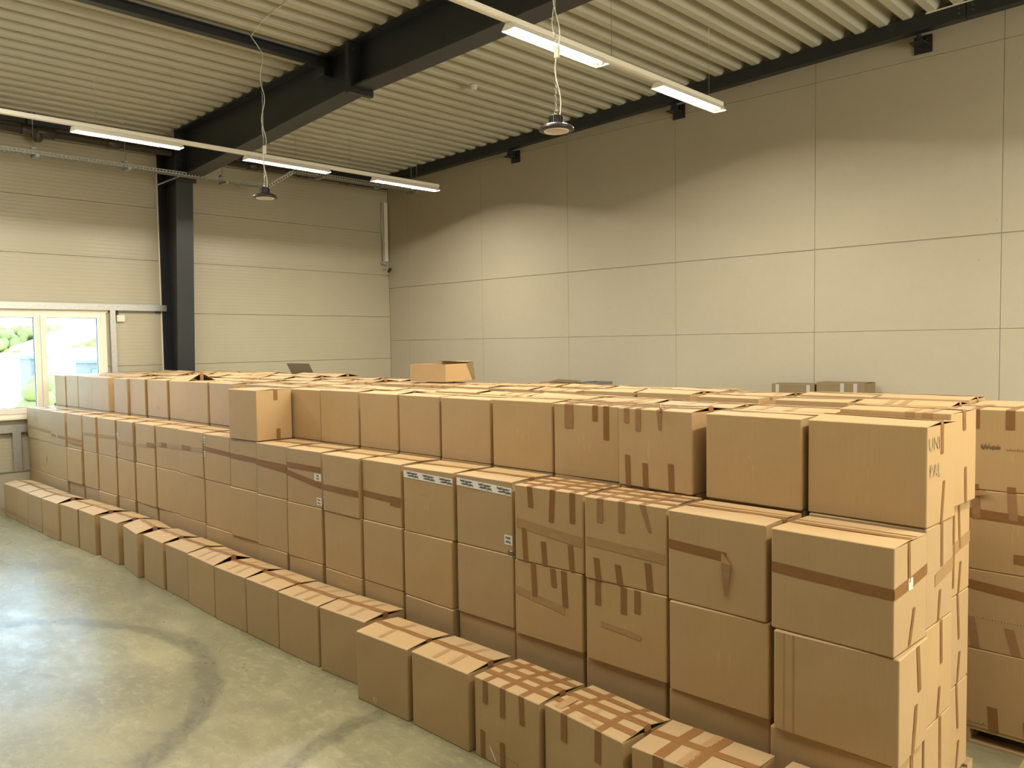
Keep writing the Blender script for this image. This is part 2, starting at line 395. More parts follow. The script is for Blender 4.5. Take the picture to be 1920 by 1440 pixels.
def shed(X, px, py, wd, label):
    g = on_x(X, px, py); gh = g.z+.2
    gs = empty('shed', (X, g.y, -.2), 0, label, 'building')
    MB().box(-1.5, 0, 0, wd, 0, gh-.12).build('wall', M_SHED, gs); MB().box(-1.6, .15, -.1, wd+.1, gh-.12, gh).build('roof', M_HD, gs); MB().box(-.05, .04, wd*.2, wd*.6, .05, gh-.4).build('door', M_HD, gs)
M_SHED = plain('shed_grey', (.17, .15, .15, 1), .6)
shed(-40, 56, 668, .62, 'small dark shed in the yard beside the window sash')
shed(-40, 163, 676, .9, 'small dark shed in the yard before the white house')
M_LEAF = plain('leaves', (0.25, 0.235, 0.07, 1), .7, 0, .3, .6, .8); M_BARK = plain('bark', (.12, .09, .06, 1), .9)
def tree(x, y, h, r, label, sq=1.0):
    o = empty('tree', (x, y, -.2), 0, label, 'tree', 'trees beyond the house')
    MB().tube([(0, 0, 0), (.1, 0, h*.3), (0, .1, h*.6)], .22, 8).build('trunk', M_BARK, o)
    m = MB(); rr = random.Random(int(x*13+y*7))
    for k in range(210):
        a, b = rr.uniform(0, 6.28), rr.uniform(-.7, 1)
        c = (r*.72*math.cos(a)*math.sqrt(1-min(1, b*b)*.7), r*.72*math.sin(a)*math.sqrt(1-min(1, b*b)*.7), h-r*sq+b*r*sq*.72)
        q = r*rr.uniform(.08, .19); ph = [rr.uniform(.8, 1.2) for _ in range(40)]
        n = len(m.v)
        for i in range(1, 5):
            for j in range(8):
                th = math.pi*i/5; fi = 6.283*j/8; s = q*ph[(i*8+j) % 40]
                m.v.append((c[0]+s*math.sin(th)*math.cos(fi), c[1]+s*math.sin(th)*math.sin(fi), c[2]+s*math.cos(th)))
        m.v += [(c[0], c[1], c[2]+q), (c[0], c[1], c[2]-q)]
        for i in range(3):
            for j in range(8):
                m.f.append((n+i*8+j, n+i*8+(j+1) % 8, n+(i+1)*8+(j+1) % 8, n+(i+1)*8+j)); m.sm.append(True)
        for j in range(8):
            m.f.append((n+32, n+(j+1) % 8, n+j)); m.f.append((n+33, n+24+j, n+24+(j+1) % 8)); m.sm += [True, True]
    m.build('crown', M_LEAF, o)
ORD = ['zeroth', 'first', 'second', 'third', 'fourth', 'fifth', 'sixth', 'seventh', 'eighth', 'ninth', 'tenth', 'eleventh', 'twelfth', 'thirteenth', 'fourteenth',
       'fifteenth', 'sixteenth', 'seventeenth', 'eighteenth', 'nineteenth', 'twentieth', 'twenty-first', 'twenty-second', 'twenty-third']
for k, (px, py, X, r) in enumerate(((-25, 600, -80, 3.1), (18, 600, -92, 3.6), (52, 602, -81, 3.1), (98, 598, -93, 3.6), (135, 604, -82, 3.1), (172, 602, -94, 3.6), (212, 604, -83, 3.1), (-66, 604, -91, 3.6))):
    p = on_x(X, px, py); tree(p.x, p.y, p.z+.2, r, 'leafy green tree outside the window, %s from the window jamb' % ORD[[7, 6, 5, 4, 3, 2, 1, 8][k]], 1.0)
for k, (px, py, X) in enumerate(((62, 706, -26), (101, 700, -34))):
    p = on_x(X, px, py); o = empty('bush', (p.x, p.y, -.2), 0, ('small green bush seen beside the sash, left one', 'small green bush seen beside the middle post, right one')[k], 'bush')
    m = MB(); rr = random.Random(k)
    for q in range(14):
        c = (rr.uniform(-.4, .4), rr.uniform(-.25, .25), rr.uniform(.3, max(.5, p.z))); m.lathe([(0.001, -.3), (.25, -.18), (.34, 0), (.2, .22), (.001, .3)], c, 8)
    m.build('foliage', M_LEAF, o)

# ------------------------------------------------------------ steelwork
def ibeam(mb, y0, y1, x0, x1, zt0, zt1, zb0, zb1, tf=.022, tw=.012):
    """I section along x: top / bottom heights at both ends"""
    yc = (y0+y1)/2
    for (a0, a1, b0, b1, yA, yB) in ((zt0-tf, zt1-tf, zt0, zt1, y0, y1), (zb0, zb1, zb0+tf, zb1+tf, y0, y1), (zb0+tf, zb1+tf, zt0-tf, zt1-tf, yc-tw/2, yc+tw/2)):
        n = len(mb.v); mb.v += [(x0,yA,a0),(x1,yA,a1),(x1,yB,a1),(x0,yB,a0),(x0,yA,b0),(x1,yA,b1),(x1,yB,b1),(x0,yB,b0)]
        for q in ((0,3,2,1),(4,5,6,7),(0,1,5,4),(1,2,6,5),(2,3,7,6),(3,0,4,7)): mb.f.append(tuple(n+i for i in q)); mb.sm.append(False)
    return mb
def bolt(parent, x, y, z, axis):
    m = MB(); pr = [(.016*math.cos(a*math.pi/3), .016*math.sin(a*math.pi/3)) for a in range(6)]
    if axis == 'y': m.prism([(x+p, z+q) for p, q in pr], y-.014, y, 'y')
    else: m.prism([(y+p, z+q) for p, q in pr], x, x+.014, 'x')
    m.build('bolt', M_GALVB, parent)
M_GALVB = plain('bolt_steel', (0.10, 0.10, 0.095, 1), .4, .6)
BY0, BY1 = 6.3, 6.6; BYC = 6.45
co = empty('steel_column', (XL, BYC, 0), 0, 'black tapered steel column against the cream panel wall', 'column')
zt = roof_z(XL)
# tapered: web depth from .6 at the floor to .8 at the roof
d0, d1, zc = .50, .80, 5.42
n0 = MB().box(.005, .027, -.15, .15, 0, zt-.05); n0.build('rear_flange', M_STEEL, co)
m = MB(); m.v += [(d0-.022,-.15,0),(d0,-.15,0),(d0,.15,0),(d0-.022,.15,0),(d1-.022,-.15,zt-.06),(d1,-.15,zt-.06),(d1,.15,zt-.06),(d1-.022,.15,zt-.06)]
for q in ((0,3,2,1),(4,5,6,7),(0,1,5,4),(1,2,6,5),(2,3,7,6),(3,0,4,7)): m.f.append(q); m.sm.append(False)
m.build('front_flange', M_STEEL, co)
m = MB(); m.v += [(.027,-.006,0),(d0-.022,-.006,0),(d1-.022,-.006,zt-.06),(.027,-.006,zt-.06),(.027,.006,0),(d0-.022,.006,0),(d1-.022,.006,zt-.06),(.027,.006,zt-.06)]
for q in ((0,1,2,3),(7,6,5,4),(0,4,5,1),(1,5,6,2),(2,6,7,3),(3,7,4,0)): m.f.append(q); m.sm.append(False)
m.build('web', M_STEEL, co)
MB().box(.027, d1-.03, -.14, -.006, zc-.02, zc).build('stiffener', M_STEEL, co)
MB().box(.0, .012, -.17, -.13, .6, 5.6).build('edge_strip', M_WHITE, co)
bm_ = empty('roof_beam', (0, 0, 0), 0, 'long black steel roof beam from the column across the hall', 'beam')
xa = XL+d1+.02
bt = lambda x: roof_z(x)-.005
ibeam(MB(), BY0, BY1, xa, -8.85, bt(xa), bt(-8.85), 5.40, 5.795).build('haunched_beam', M_STEEL, bm_)
ibeam(MB(), BY0, BY1, -8.77, XR, bt(-8.77), bt(XR), 5.805, 5.805+.026*(XR+8.77)).build('main_beam', M_STEEL, bm_)
MB().box(xa-.02, xa+.012, BY0-.03, BY1+.03, 5.36, bt(xa)).build('end_plate', M_STEEL, bm_)
MB().box(-8.85, -8.77, BY0-.04, BY1+.04, 5.74, bt(-8.85)).build('splice_plate', M_STEEL, bm_)
MB().box(-9.62, -9.40, BY0+.02, BYC-.006, bt(-9.5)-.26, bt(-9.5)-.025).build('cleat', M_STEEL, bm_)
for z in (6.10, 5.98, 5.72, 5.50):
    for yy in (BY0+.03, BY0+.075): bolt(bm_, xa+.012, yy, z, 'x')
for z in (6.28, 5.86):
    bolt(bm_, -8.76, BY0+.02, z, 'x')
for z in (6.22, 6.14): bolt(bm_, -9.45, BY0+.02, z, 'y')
# purlin and edge beams
pu = empty('purlin', (-9.5, 0, 0), 0, 'thin black steel purlin joining the roof beam at right angles', 'beam')
pz = roof_z(-9.5)-.004
MB().prism([(-.06, pz-.118), (.06, pz-.118), (.06, pz-.105), (.008, pz-.105), (.008, pz-.015), (.06, pz-.015), (.06, pz), (-.06, pz), (-.06, pz-.015), (-.008, pz-.015), (-.008, pz-.105), (-.06, pz-.105)], YF, BY0-.001, 'y').build('purlin_profile', M_STEEL, pu)
MB().box(-.05, .05, BY0-.18, BY0-.02, pz-.15, pz-0.119).build('seat_angle', M_STEEL, pu)
eb = empty('edge_beam', (0, 11.28, 0), 0, 'black steel edge beam under the deck along the concrete wall', 'beam')
m = MB(); n = 0
for (x0, x1) in ((XL+.1, -2.95), (-2.94, XR)):
    m = MB(); v = lambda x, dz: roof_z(x)-dz
    m.v += [(x0,-.07,v(x0,.185)),(x1,-.07,v(x1,.185)),(x1,.07,v(x1,.185)),(x0,.07,v(x0,.185)),(x0,-.07,v(x0,.004)),(x1,-.07,v(x1,.004)),(x1,.07,v(x1,.004)),(x0,.07,v(x0,.004))]
    m.f += [(0,3,2,1),(4,5,6,7),(0,1,5,4),(1,2,6,5),(2,3,7,6),(3,0,4,7)]; m.sm += [False]*6
    m.build('beam_length', M_STEEL, eb)
for x in (-3.02, -2.87):
    for dz in (.06, .12): bolt(eb, x, -.07, roof_z(x)-dz, 'y')
m = MB(); m.box(0, 6.05, -.085, -.075, 0, .02); 
m = MB(); x0, x1 = -3.4, XR; m.v += [(x0,-.09,roof_z(x0)-.012),(x1,-.09,roof_z(x1)-.012),(x1,-.07,roof_z(x1)-.012),(x0,-.07,roof_z(x0)-.012),(x0,-.09,roof_z(x0)),(x1,-.09,roof_z(x1)),(x1,-.07,roof_z(x1)),(x0,-.07,roof_z(x0))]
m.f += [(0,3,2,1),(4,5,6,7),(0,1,5,4),(1,2,6,5),(2,3,7,6),(3,0,4,7)]; m.sm += [False]*6; m.build('sealing_strip', M_WHITE, eb)
for i, x in enumerate((-3.5, -7.14, -10.73)):
    z = roof_z(x)-.19
    o = empty('beam_bracket', (x, 11.45, z), 0, 'black bolted bracket under the edge beam, %s from the right' % ORD[i+1], 'bracket', 'brackets under the edge beam')
    MB().box(-.11, .11, -.015, -.001, -.22, .0).build('wall_plate', M_STEEL, o)
    MB().box(-.10, .08, -.23, -.015, -.13, -.115).build('shelf_plate', M_STEEL, o)
    MB().prism([(-.23, -.115), (-.015, -.115), (-.015, -.001), (-.20, -.001)], -.02, -.005, 'x').build('gusset', M_STEEL, o)
    for q in (-.06, .05): bolt(o, q, -.015, -.05, 'y')
pb = empty('perimeter_beam', (XL+.2, 0, 0), 0, 'black perimeter beam along the top of the cream panel wall', 'beam')
zz = roof_z(XL+.2)-.004
MB().box(-.07, .07, YF, BY0-.02, zz-.15, zz).build('beam_length', M_STEEL, pb)
MB().box(-.07, .07, BY1+.02, 11.2, zz-.15, zz).build('beam_length', M_STEEL, pb)
hb = empty('pipe_hanger', (XL+.3, 4.22, 5.94), 0, 'black hanger post holding the brown drain pipe', 'bracket')
MB().box(-.05, .05, -.06, .06, .076, .33).build('post', M_STEEL, hb)
MB().box(-.08, .08, -.035, .035, .33, .36).build('top_plate', M_STEEL, hb)
# drain pipe
def pipe(y0, y1, sleeves, label):
    o = empty('drain_pipe', (XL+.3, y0, 5.94), 0, label, 'pipe')
    MB().tube([(0, 0, 0), (0, y1-y0, .0)], .062, 18).build('pipe_run', M_PIPE, o)
    for (a, b, r) in sleeves: MB().tube([(0, a-y0, 0), (0, a-y0+.012, 0), (0, b-y0, 0)], r, 18).build('sleeve', M_PIPE, o)
    return o
p1 = pipe(YF+.3, BYC-.02, ((4.07, 4.29, .075), (4.29, 4.55, .082), (5.35, 5.55, .074), (.9, 1.1, .074)), 'brown drain pipe high on the panel wall, window side of the column')
MB().lathe([(.001, -.14), (.05, -.13), (.075, -.10), (.085, -.05), (.085, .0)], (0, 4.30-(YF+.3), -.03), 16).build('drain_tee', M_PIPE, p1)
pipe(BYC+.02, 11.2, ((7.9, 8.1, .074), (9.0, 9.2, .074), (10.0, 10.2, .074)), 'brown drain pipe high on the panel wall, corner side of the column')
# galvanised frame round the window
fr = empty('window_steelwork', (XL, 0, 0), 0, 'galvanised steel rails and posts framing the window', 'steel frame')
MB().box(.005, .075, YF, 6.36, 3.155, 3.262).build('rail', M_GALV, fr)
MB().box(.005, .075, YF, 5.43, 1.185, 1.31).build('rail', M_GALV, fr)
MB().box(.006, .07, 5.385, 5.475, 1.31, 3.155).build('post', M_GALV, fr)
for y in (3.83, 1.6, -.6): MB().box(.062, .074, y, y+.12, .58, 1.185).build('post', M_GALV, fr)
MB().box(.062, .074, 3.5, 6.2, .56, .58).build('base_rail', M_GALV, fr)
MB().box(.02, .05, 5.50, 5.53, 3.08, 3.155).build('clip', M_STEEL, fr); MB().box(.02, .05, 6.18, 6.27, 3.12, 3.155).build('clip', M_STEEL, fr)
o = empty('alarm_sensor', (XL, 5.56, 3.02), 0, 'small white alarm sensor box beside the window post', 'sensor')
MB().box(.004, .05, -.055, .075, -.055, .055).build('housing', M_PLASTIC, o); MB().box(.05, .056, -.03, .05, -.02, .03).build('cover', M_PLASTIC, o)

# cable tray with drops
def tray(mb, a, b, wd=.15, hg=.06):
    a, b = Vector(a), Vector(b); t = (b-a); L = t.length; t.normalize(); sd = Vector((1, 0, 0)); u = sd.cross(t).normalized()
    if u.z < 0: u = -u
    def bar(o0, o1, s0, s1, u0, u1):
        n = len(mb.v)
        for s in (s0, s1):
            for (p, q) in ((o0, u0), (o1, u0), (o1, u1), (o0, u1)): mb.v.append(tuple(a+t*s+sd*p+u*q))
        for q in ((0,1,2,3),(7,6,5,4),(0,4,5,1),(1,5,6,2),(2,6,7,3),(3,7,4,0)): mb.f.append(tuple(n+i for i in q)); mb.sm.append(False)
    h = wd/2
    for o in (-h, h-.003): bar(o, o+.003, 0, L, 0, .014); bar(o, o+.003, 0, L, hg-.014, hg)
    for o in (-h, -.012, h-.025): bar(o, o+.025, 0, L, 0, .003)
    k = int(L/.055)
    for i in range(k):
        s = i*.055; bar(-h, h, s, s+.022, 0, .003)
        for o in (-h, h-.003): bar(o, o+.003, s, s+.02, .014, hg-.014)
ct = empty('cable_tray', (0, 0, 0), 0, 'perforated galvanised cable tray hung below the drain pipe', 'cable tray')
m = MB(); tray(m, (-13.6, YF+.3, 5.39), (-13.6, 7.85, 5.39)); m.build('tray_length', M_TRAY, ct, kind='stuff')
m = MB(); tray(m, (-13.6, 7.87, 5.40), (-13.5, 8.35, 5.72)); m.build('tray_riser', M_TRAY, ct, kind='stuff')
m = MB(); tray(m, (-13.5, 8.37, 5.72), (-13.5, 11.3, 5.72)); m.build('tray_length', M_TRAY, ct, kind='stuff')
for (x, y, z) in ((-13.6, 4.02, 5.39), (-13.6, 5.35, 5.39), (-13.6, 7.0, 5.39), (-13.5, 8.9, 5.72), (-13.5, 10.3, 5.72), (-13.5, 11.2, 5.72), (-13.6, 2.2, 5.39)):
    h = MB().box(x-.13, x+.13, y-.025, y+.025, z-.035, z-.003); h.box(x-.11, x-.085, y-.03, y+.03, z-.035, z+.12); h.box(x-.11, x-.02, y-.03, y+.03, z+.10, z+.125)
    ho = h.build('hanger', M_GALV, ct)
    MB().tube([(x-.05, y, z+.12), (x-.05, y, roof_z(x)-.002)], .004, 6).build('threaded_rod', M_GALV, ho)
m = MB(); m.tube([(-13.57, YF+.3, 5.405), (-13.57, 7.8, 5.405)], .012, 6); m.build('cable', M_PLASTIC, ct)
MB().tube([(-14.5, 6.22, 5.37), (-13.66, 6.22, 5.385)], .013, 6).build('brace', M_GALV, ct)

# corner conduit with camera
cc = empty('corner_conduit', (XL, 11.37, 0), 0, 'white cable duct and thin conduit in the hall corner', 'conduit')
MB().box(.002, .045, -.055, .035, 4.36, 5.66).build('duct', M_PLASTIC, cc)
MB().tube([(.02, -.11, 4.36), (.02, -.11, 5.66)], .011, 8).build('conduit_tube', M_GALV, cc)
sc_ = empty('security_camera', (XL+.1, 11.30, 4.28), 0, 'small dark security camera on a bent arm in the corner', 'camera')
MB().box(-.09, .0, -.09, .03, .0, .06).build('bracket', M_GALV, sc_)
MB().tube([(0, 0, .03), (.14, 0, .03), (.16, 0, .0), (.155, 0, -.13)], .011, 8).build('arm', M_GALV, sc_)
MB().tube([(.12, .02, -.10), (.18, -.05, -.14), (.21, -.10, -.17)], .032, 12).build('camera_body', M_LAMP_BODY, sc_)

# ceiling cables, smoke detector
def cable(name, pts, r, mat, label, cat='cable'):
    o = MB().tube(pts, r, 6).build(name, mat); return tag(o, label, cat)
sx = -8.93; cable('ceiling_cable', [(sx, YF+.5, roof_z(sx)-.008), (sx, 6.2, roof_z(sx)-.008)], .007, M_PLASTIC, 'thin pale cable clipped under the deck on the window side of the beam')
cable('ceiling_cable', [(sx, 6.75, roof_z(sx)-.008), (sx, 11.2, roof_z(sx)-.008)], .007, M_PLASTIC, 'thin pale cable under the deck running past the smoke detector')
sd = empty('smoke_detector', (sx, 8.63, roof_z(sx)-.012), 0, 'small white round smoke detector under the corrugated deck', 'smoke detector')
MB().lathe([(.001, -.002), (.055, -.002), (.055, -.03), (.001, -.03)], seg=20).build('base', M_PLASTIC, sd)
MB().lathe([(.045, -.03), (.05, -.05), (.042, -.075), (.001, -.08)], seg=20).build('sensor_head', M_PLASTIC, sd)

# ------------------------------------------------------------ fluorescent light rows
def light_row(X, Z, yend, lamps, ystart, label, rods):
    o = empty('light_track', (X, 0, Z), 0, label, 'light track')
    MB().prism([(-.033, .0335), (.033, .0335), (.033, .085), (-.033, .085)], ystart, yend, 'y').build('trunking', M_WHITE, o)
    MB().box(-.02, .02, ystart, yend-.05, .0308, .0335).build('cover_strip', M_WHITE, o)
    for y in rods: MB().tube([(0, y, .085), (0, y, roof_z(X)-Z-.001)], .003, 5).build('suspension_wire', M_GALV, o)
    for i, (a, b, lab) in enumerate(lamps):
        t = empty('batten_light', (X, (a+b)/2, Z), 0, lab, 'light', 'fluorescent batten lights')
        h = (b-a)/2
        r = MB(); th = .0015
        pr = [(-.085, -.034), (-.034, .026), (.034, .026), (.085, -.034)]
        for k in range(3):
            (x0, z0), (x1, z1) = pr[k], pr[k+1]
            r.quad([(x0, -h, z0), (x1, -h, z1), (x1, h, z1), (x0, h, z0)]); r.quad([(x0, h, z0+.004), (x1, h, z1+.004), (x1, -h, z1+.004), (x0, -h, z0+.004)])
        r.build('reflector', M_WHITE, t)
        for s in (-1, 1):
            e = MB().prism([(-.085, -.034), (.085, -.034), (.034, .026), (-.034, .026)], s*h, s*(h+.004), 'y'); e.build('end_plate', M_WHITE, t)
            MB().box(-.018, .018, s*(h-.03) if s > 0 else -h, h if s > 0 else -h+.03, -.02, .025).build('lamp_holder', M_PLASTIC, t)
        MB().tube([(0, -h+.03, -.002), (0, h-.03, -.002)], .0135, 10).build('tube', M_TUBE, t)
        al = area('tube_light', (0, 0, -.0165), (0, 0, 0), .036, 2*h-.08, LAMP, LAMP_C); al.parent = t
yl = [(8.36, 9.77), (6.06, 7.48), (3.72, 5.11), (1.40, 2.80)]
nm = ['third and last', 'middle', 'first visible', 'assumed unseen fourth', 'assumed unseen fifth', 'assumed unseen sixth']  # lamps after the third are assumed, out of view
light_row(-11.1, 5.265, 9.79, [(a, b, 'lit batten light on the far track, %s lamp toward the concrete wall' % nm[i]) for i, (a, b) in enumerate(yl)], YF+.5,
          'long white light track crossing below the beam near the column', [9.3, 7.9, 6.9, 5.0, 4.0, 2.8, -2])
yl2 = [(7.96, 9.38), (5.52, 6.94), (3.1, 4.5)]
nm2 = ['last lamp at the concrete wall end', 'lamp beside the hanging high bay', 'assumed unseen third lamp', 'assumed unseen fourth lamp', 'assumed unseen fifth lamp']  # lamps after the second are assumed, out of view
light_row(-5.25, 5.405, 9.40, [(a, b, 'lit batten light on the near track, %s' % nm2[i]) for i, (a, b) in enumerate(yl2)], YF+.5,
          'long white light track crossing above the nearer cartons', [9.1, 7.1, 4.8, 2.8, -2])
light_row(.6, 5.5, 9.4, [(a, b, 'lit batten light on the assumed track overhead, out of view %s lamp' % ORD[i+1]) for i, (a, b) in enumerate(yl2)], YF+.5,
          'assumed white light track overhead beyond the picture', [9.1, 7.1, 4.8, 2.0])  # this whole third row is assumed, out of view

# ------------------------------------------------------------ hanging high bay lamps (off)
def highbay(x, y, z, ztop, label):
    o = empty('high_bay_lamp', (x, y, z), 0, label, 'lamp')
    MB().lathe([(.001, .052), (.07, .052), (.10, .045), (.148, .022), (.155, .010), (.155, .0), (.148, -.008), (.112, -.010), (.108, -.004), (.001, -.004)], seg=36).build('housing', M_LAMP_BODY, o)
    fin = MB(); fin.lathe([(.001, .125), (.05, .125), (.055, .12), (.055, .052)], seg=24)
    for k in range(20):
        a = k*math.pi/10; fin.box(.05, .066, -.004, .004, .055, .115, Matrix.Rotation(a, 4, 'Z'))
    fin.build('driver_housing', M_LAMP_BODY, o)
    MB().lathe([(.001, -.012), (.088, -.012), (.094, -.010), (.096, -.005)], seg=32).build('lens', M_LENS, o)
    MB().lathe([(.096, -.006), (.099, -.014), (.110, -.014), (.112, -.009)], seg=32).build('lens_ring', M_WHITE, o)
    MB().tube([(.018*math.cos(a*.5236), 0, .155+.018*math.sin(a*.5236)) for a in range(13)], .004, 6).build('hook', M_GALV, o)
    MB().tube([(0, 0, .124), (0, 0, .14)], .01, 8).build('eye_bolt', M_GALV, o)
    ch = MB(); zc = .175; k = 0
    while zc < ztop-z:
        pts = []
        for a in range(9):
            q = a*math.pi/4; p = .0075*math.cos(q); s = .017*math.sin(q)
            pts.append((p, 0, zc+s) if k % 2 else (0, p, zc+s))
        ch.tube(pts, .0028, 4, False); zc += .027; k += 1
    ch.build('chain', M_GALV, o)
    L = ztop-z; c = []
    for k in range(60):
        t = k/59; c.append((.022*math.sin(t*22)+.03*(1-t), .014*math.cos(t*19), .12+t*(L-.14)))
    MB().tube(c, .005, 5).build('cable', M_PLASTIC, o)
    zb = .62*(L/2.1) if L < 2.05 else .62
    MB().box(-.005, .038, -.014, .014, zb, zb+.10).build('connector', M_PLASTIC, o)
    MB().tube([(.0, .0, zb+.2), (-.03, .01, zb+.24), (-.045, .01, zb+.32), (-.03, .01, zb+.42), (0, 0, zb+.5)], .005, 5).build('cable_loop', M_PLASTIC, o)
    MB().tube([(0, .012, zb+.75), (0, .012, zb+.78)], .014, 8).build('cable_tie', M_LAMP_BODY, o)
highbay(-9.44, 5.41, 4.385, roof_z(-9.5)-.145, 'black round high bay lamp on a chain, hanging before the roof beam')
highbay(-4.71, 5.55, 4.365, roof_z(-4.71)-.002, 'black round high bay lamp on a chain, hanging by the near light track')
cable('lamp_cable', [(-9.44, 5.40, 6.22), (-9.43, 5.36, 6.26), (-9.3, 5.2, 6.30), (-8.9, 5.15, roof_z(-8.9)-.01), (-7.0, 5.0, roof_z(-7)-.01), (-5.5, 4.9, roof_z(-5.5)-.01)], .006, M_PLASTIC, 'grey lamp cable running under the deck from the purlin')

# ------------------------------------------------------------ cartons
MESH_CACHE = {}
def bulge(b, u, z, wd, h): return b*max(0, 1-(2*u/wd)**2)*max(0, 4*z*(h-z)/(h*h))
class Carton:
    """local frame: x along the front, y = -d/2 is the front face, z = 0 the bottom"""
    def __init__(s, name, loc, rz, wd, d, h, label, group, lid=True, rl=0., rr=0., b=.003, mat=None, open_back=None, hollow=False):
        s.w, s.d, s.h, s.b, s.rl, s.rr = wd, d, h, b, rl, rr; mat = mat or M_CARD; s.mat = mat
        body = s.body(lid)
        if lid:
            s.root = empty(name, loc, rz, label, 'box', group)
            s.bo = put('body', body.mesh('body', mat), s.root)
            s.flap(-1, 0); s.flap(1, open_back or 0)
        else:
            s.root = tag(body.build(name, mat), label, 'box', group); s.root.location = loc; s.root.rotation_euler = (0, 0, rz); s.bo = s.root
    def body(s, lid):
        W, D, H, b = s.w/2, s.d/2, s.h, s.b; r = .008; m = MB(); ring = []
        def arc(cx, cy, a0):
            return [(cx+r*math.cos(a0+k*math.pi/4), cy+r*math.sin(a0+k*math.pi/4)) for k in range(3)]
        cor = arc(W-r, -D+r, -math.pi/2)+[None]+arc(W-r, D-r, 0)+[None]+arc(-W+r, D-r, math.pi/2)+[None]+arc(-W+r, -D+r, math.pi)+[None]
        mids = iter(((W, 0), (0, D), (-W, 0), (0, -D)))
        for c in cor: ring.append(c if c else ('m',)+next(mids))
        n = len(ring); zl = [0, .006, H*.5, H-.006, H] if not lid else [0, .006, H*.5, H-.004]
        hh = [.004, 0, 0, 0, .005] if not lid else [.004, 0, 0, 0]
        for z, ins in zip(zl, hh):
            for c in ring:
                if c[0] == 'm':
                    x, y = c[1], c[2]; e = b*4*z*(H-z)/(H*H)
                    x += (e if x > 0 else -e if x < 0 else 0); y += (e if y > 0 else -e if y < 0 else 0)
                else: x, y = c
                x -= math.copysign(ins, x) if abs(x) > W-.02 else 0; y -= math.copysign(ins, y) if abs(y) > D-.02 else 0
                m.v.append((x, y, z))
        for i in range(len(zl)-1):
            for k in range(n):
                j = (k+1) % n; m.f.append((i*n+k, i*n+j, (i+1)*n+j, (i+1)*n+k)); m.sm.append(False)
        m.f.append(tuple(reversed(range(n)))); m.sm.append(False)
        t = (len(zl)-1)*n
        if not lid: m.f.append(tuple(t+k for k in range(n))); m.sm.append(False)
        else:
            # rim thickness, then the short inner flaps 12 mm lower
            q = len(m.v); th = .005
            for z in (H-.004, H-.014):
                for c in ring:
                    x, y = (c[1], c[2]) if c[0] == 'm' else c
                    m.v.append((x-math.copysign(th, x) if abs(x) > W-.02 else x, y-math.copysign(th, y) if abs(y) > D-.02 else y, z))
            for k in range(n):
                j = (k+1) % n; m.f.append((t+k, t+j, q+j, q+k)); m.f.append((q+k, q+j, q+n+j, q+n+k)); m.sm += [False, False]
            m.f.append(tuple(q+n+k for k in range(n))); m.sm.append(False)
        return m
    def topz(s, u, v):
        """height of the lid over local (u, v)"""
        t = (u+s.w/2)/s.w; e = s.rl+(s.rr-s.rl)*t
        return s.h+e*max(0, 1-abs(2*v/s.d))
    def flap(s, side, ang):
        W, D = s.w/2-.001, s.d/2; th = .004; m = MB(); us = [-W, -W*.5, 0, W*.5, W]
        vs = [(D, -.005), (D-.004, -.001), (D-.010, 0), (D*.5, 0), (.0015, 0)]
        rows = []
        jit = [rnd.uniform(-.0015, .0015) for _ in us]
        for lay in (0, 1):
            for (v, dz) in vs:
                row = []
                for i, u in enumerate(us):
                    if ang:
                        c, q = math.cos(ang), math.sin(ang); L = D-v
                        y, z = D-L*c-(lay*th*q), s.h+dz+L*q-lay*th*c
                    else:
                        y = v; z = s.topz(u, v)+dz-lay*th+jit[i]*(1-v/D)
                    row.append((u, y*side, z))
                rows.append(row)
        k = len(vs)
        m.grid(rows[:k] if side > 0 else [r for r in rows[:k]]); m.grid(rows[k:])
        for a in (0, 4):                              # the two ends and the seam edge
            for i in range(k-1): m.quad([rows[i][a], rows[i+1][a], rows[k+i+1][a], rows[k+i][a]])
        for j in range(4): m.quad([rows[k-1][j], rows[k-1][j+1], rows[2*k-1][j+1], rows[2*k-1][j]]); m.quad([rows[0][j], rows[0][j+1], rows[k][j+1], rows[k][j]])
        return m.build('flap', M_FLAP_SHADE if ang else s.mat, s.root, label='shade-coloured underside of a lifted flap' if ang else None)
    def ribbon(s, pairs, mat=None, name='tape_strip', parent=None, label=None):
        """pairs: [(left point, right point)] along the strip, already on the surface"""
        m = MB(); m.grid([[a, b] for a, b in pairs]); o = m.build(name, mat or M_TAPE, parent or s.root)
        if label: o['label'] = label
        return o
    E = .0016
    def fr(s, u, z): return (u, -s.d/2-s.E-bulge(s.b, u, z, s.w, s.h), z)
    def sd(s, v, z): return (s.w/2+s.E+bulge(s.b, v, z, s.d, s.h), v, z)
    def front_strip(s, uf, f0, f1, wd=.044, slant=0., mat=None, taper=1.):
        """vertical strip on the front face: uf fraction across, f0..f1 fraction of the height (1 = top)"""
        u = (uf-.5)*s.w; P = []
        for k in range(5):
            t = k/4; f = f1+(f0-f1)*t; c = u+slant*t; h = wd/2*(1+(taper-1)*t); P.append((s.fr(c-h, f*s.h), s.fr(c+h, f*s.h)))
        return s.ribbon(P, mat)
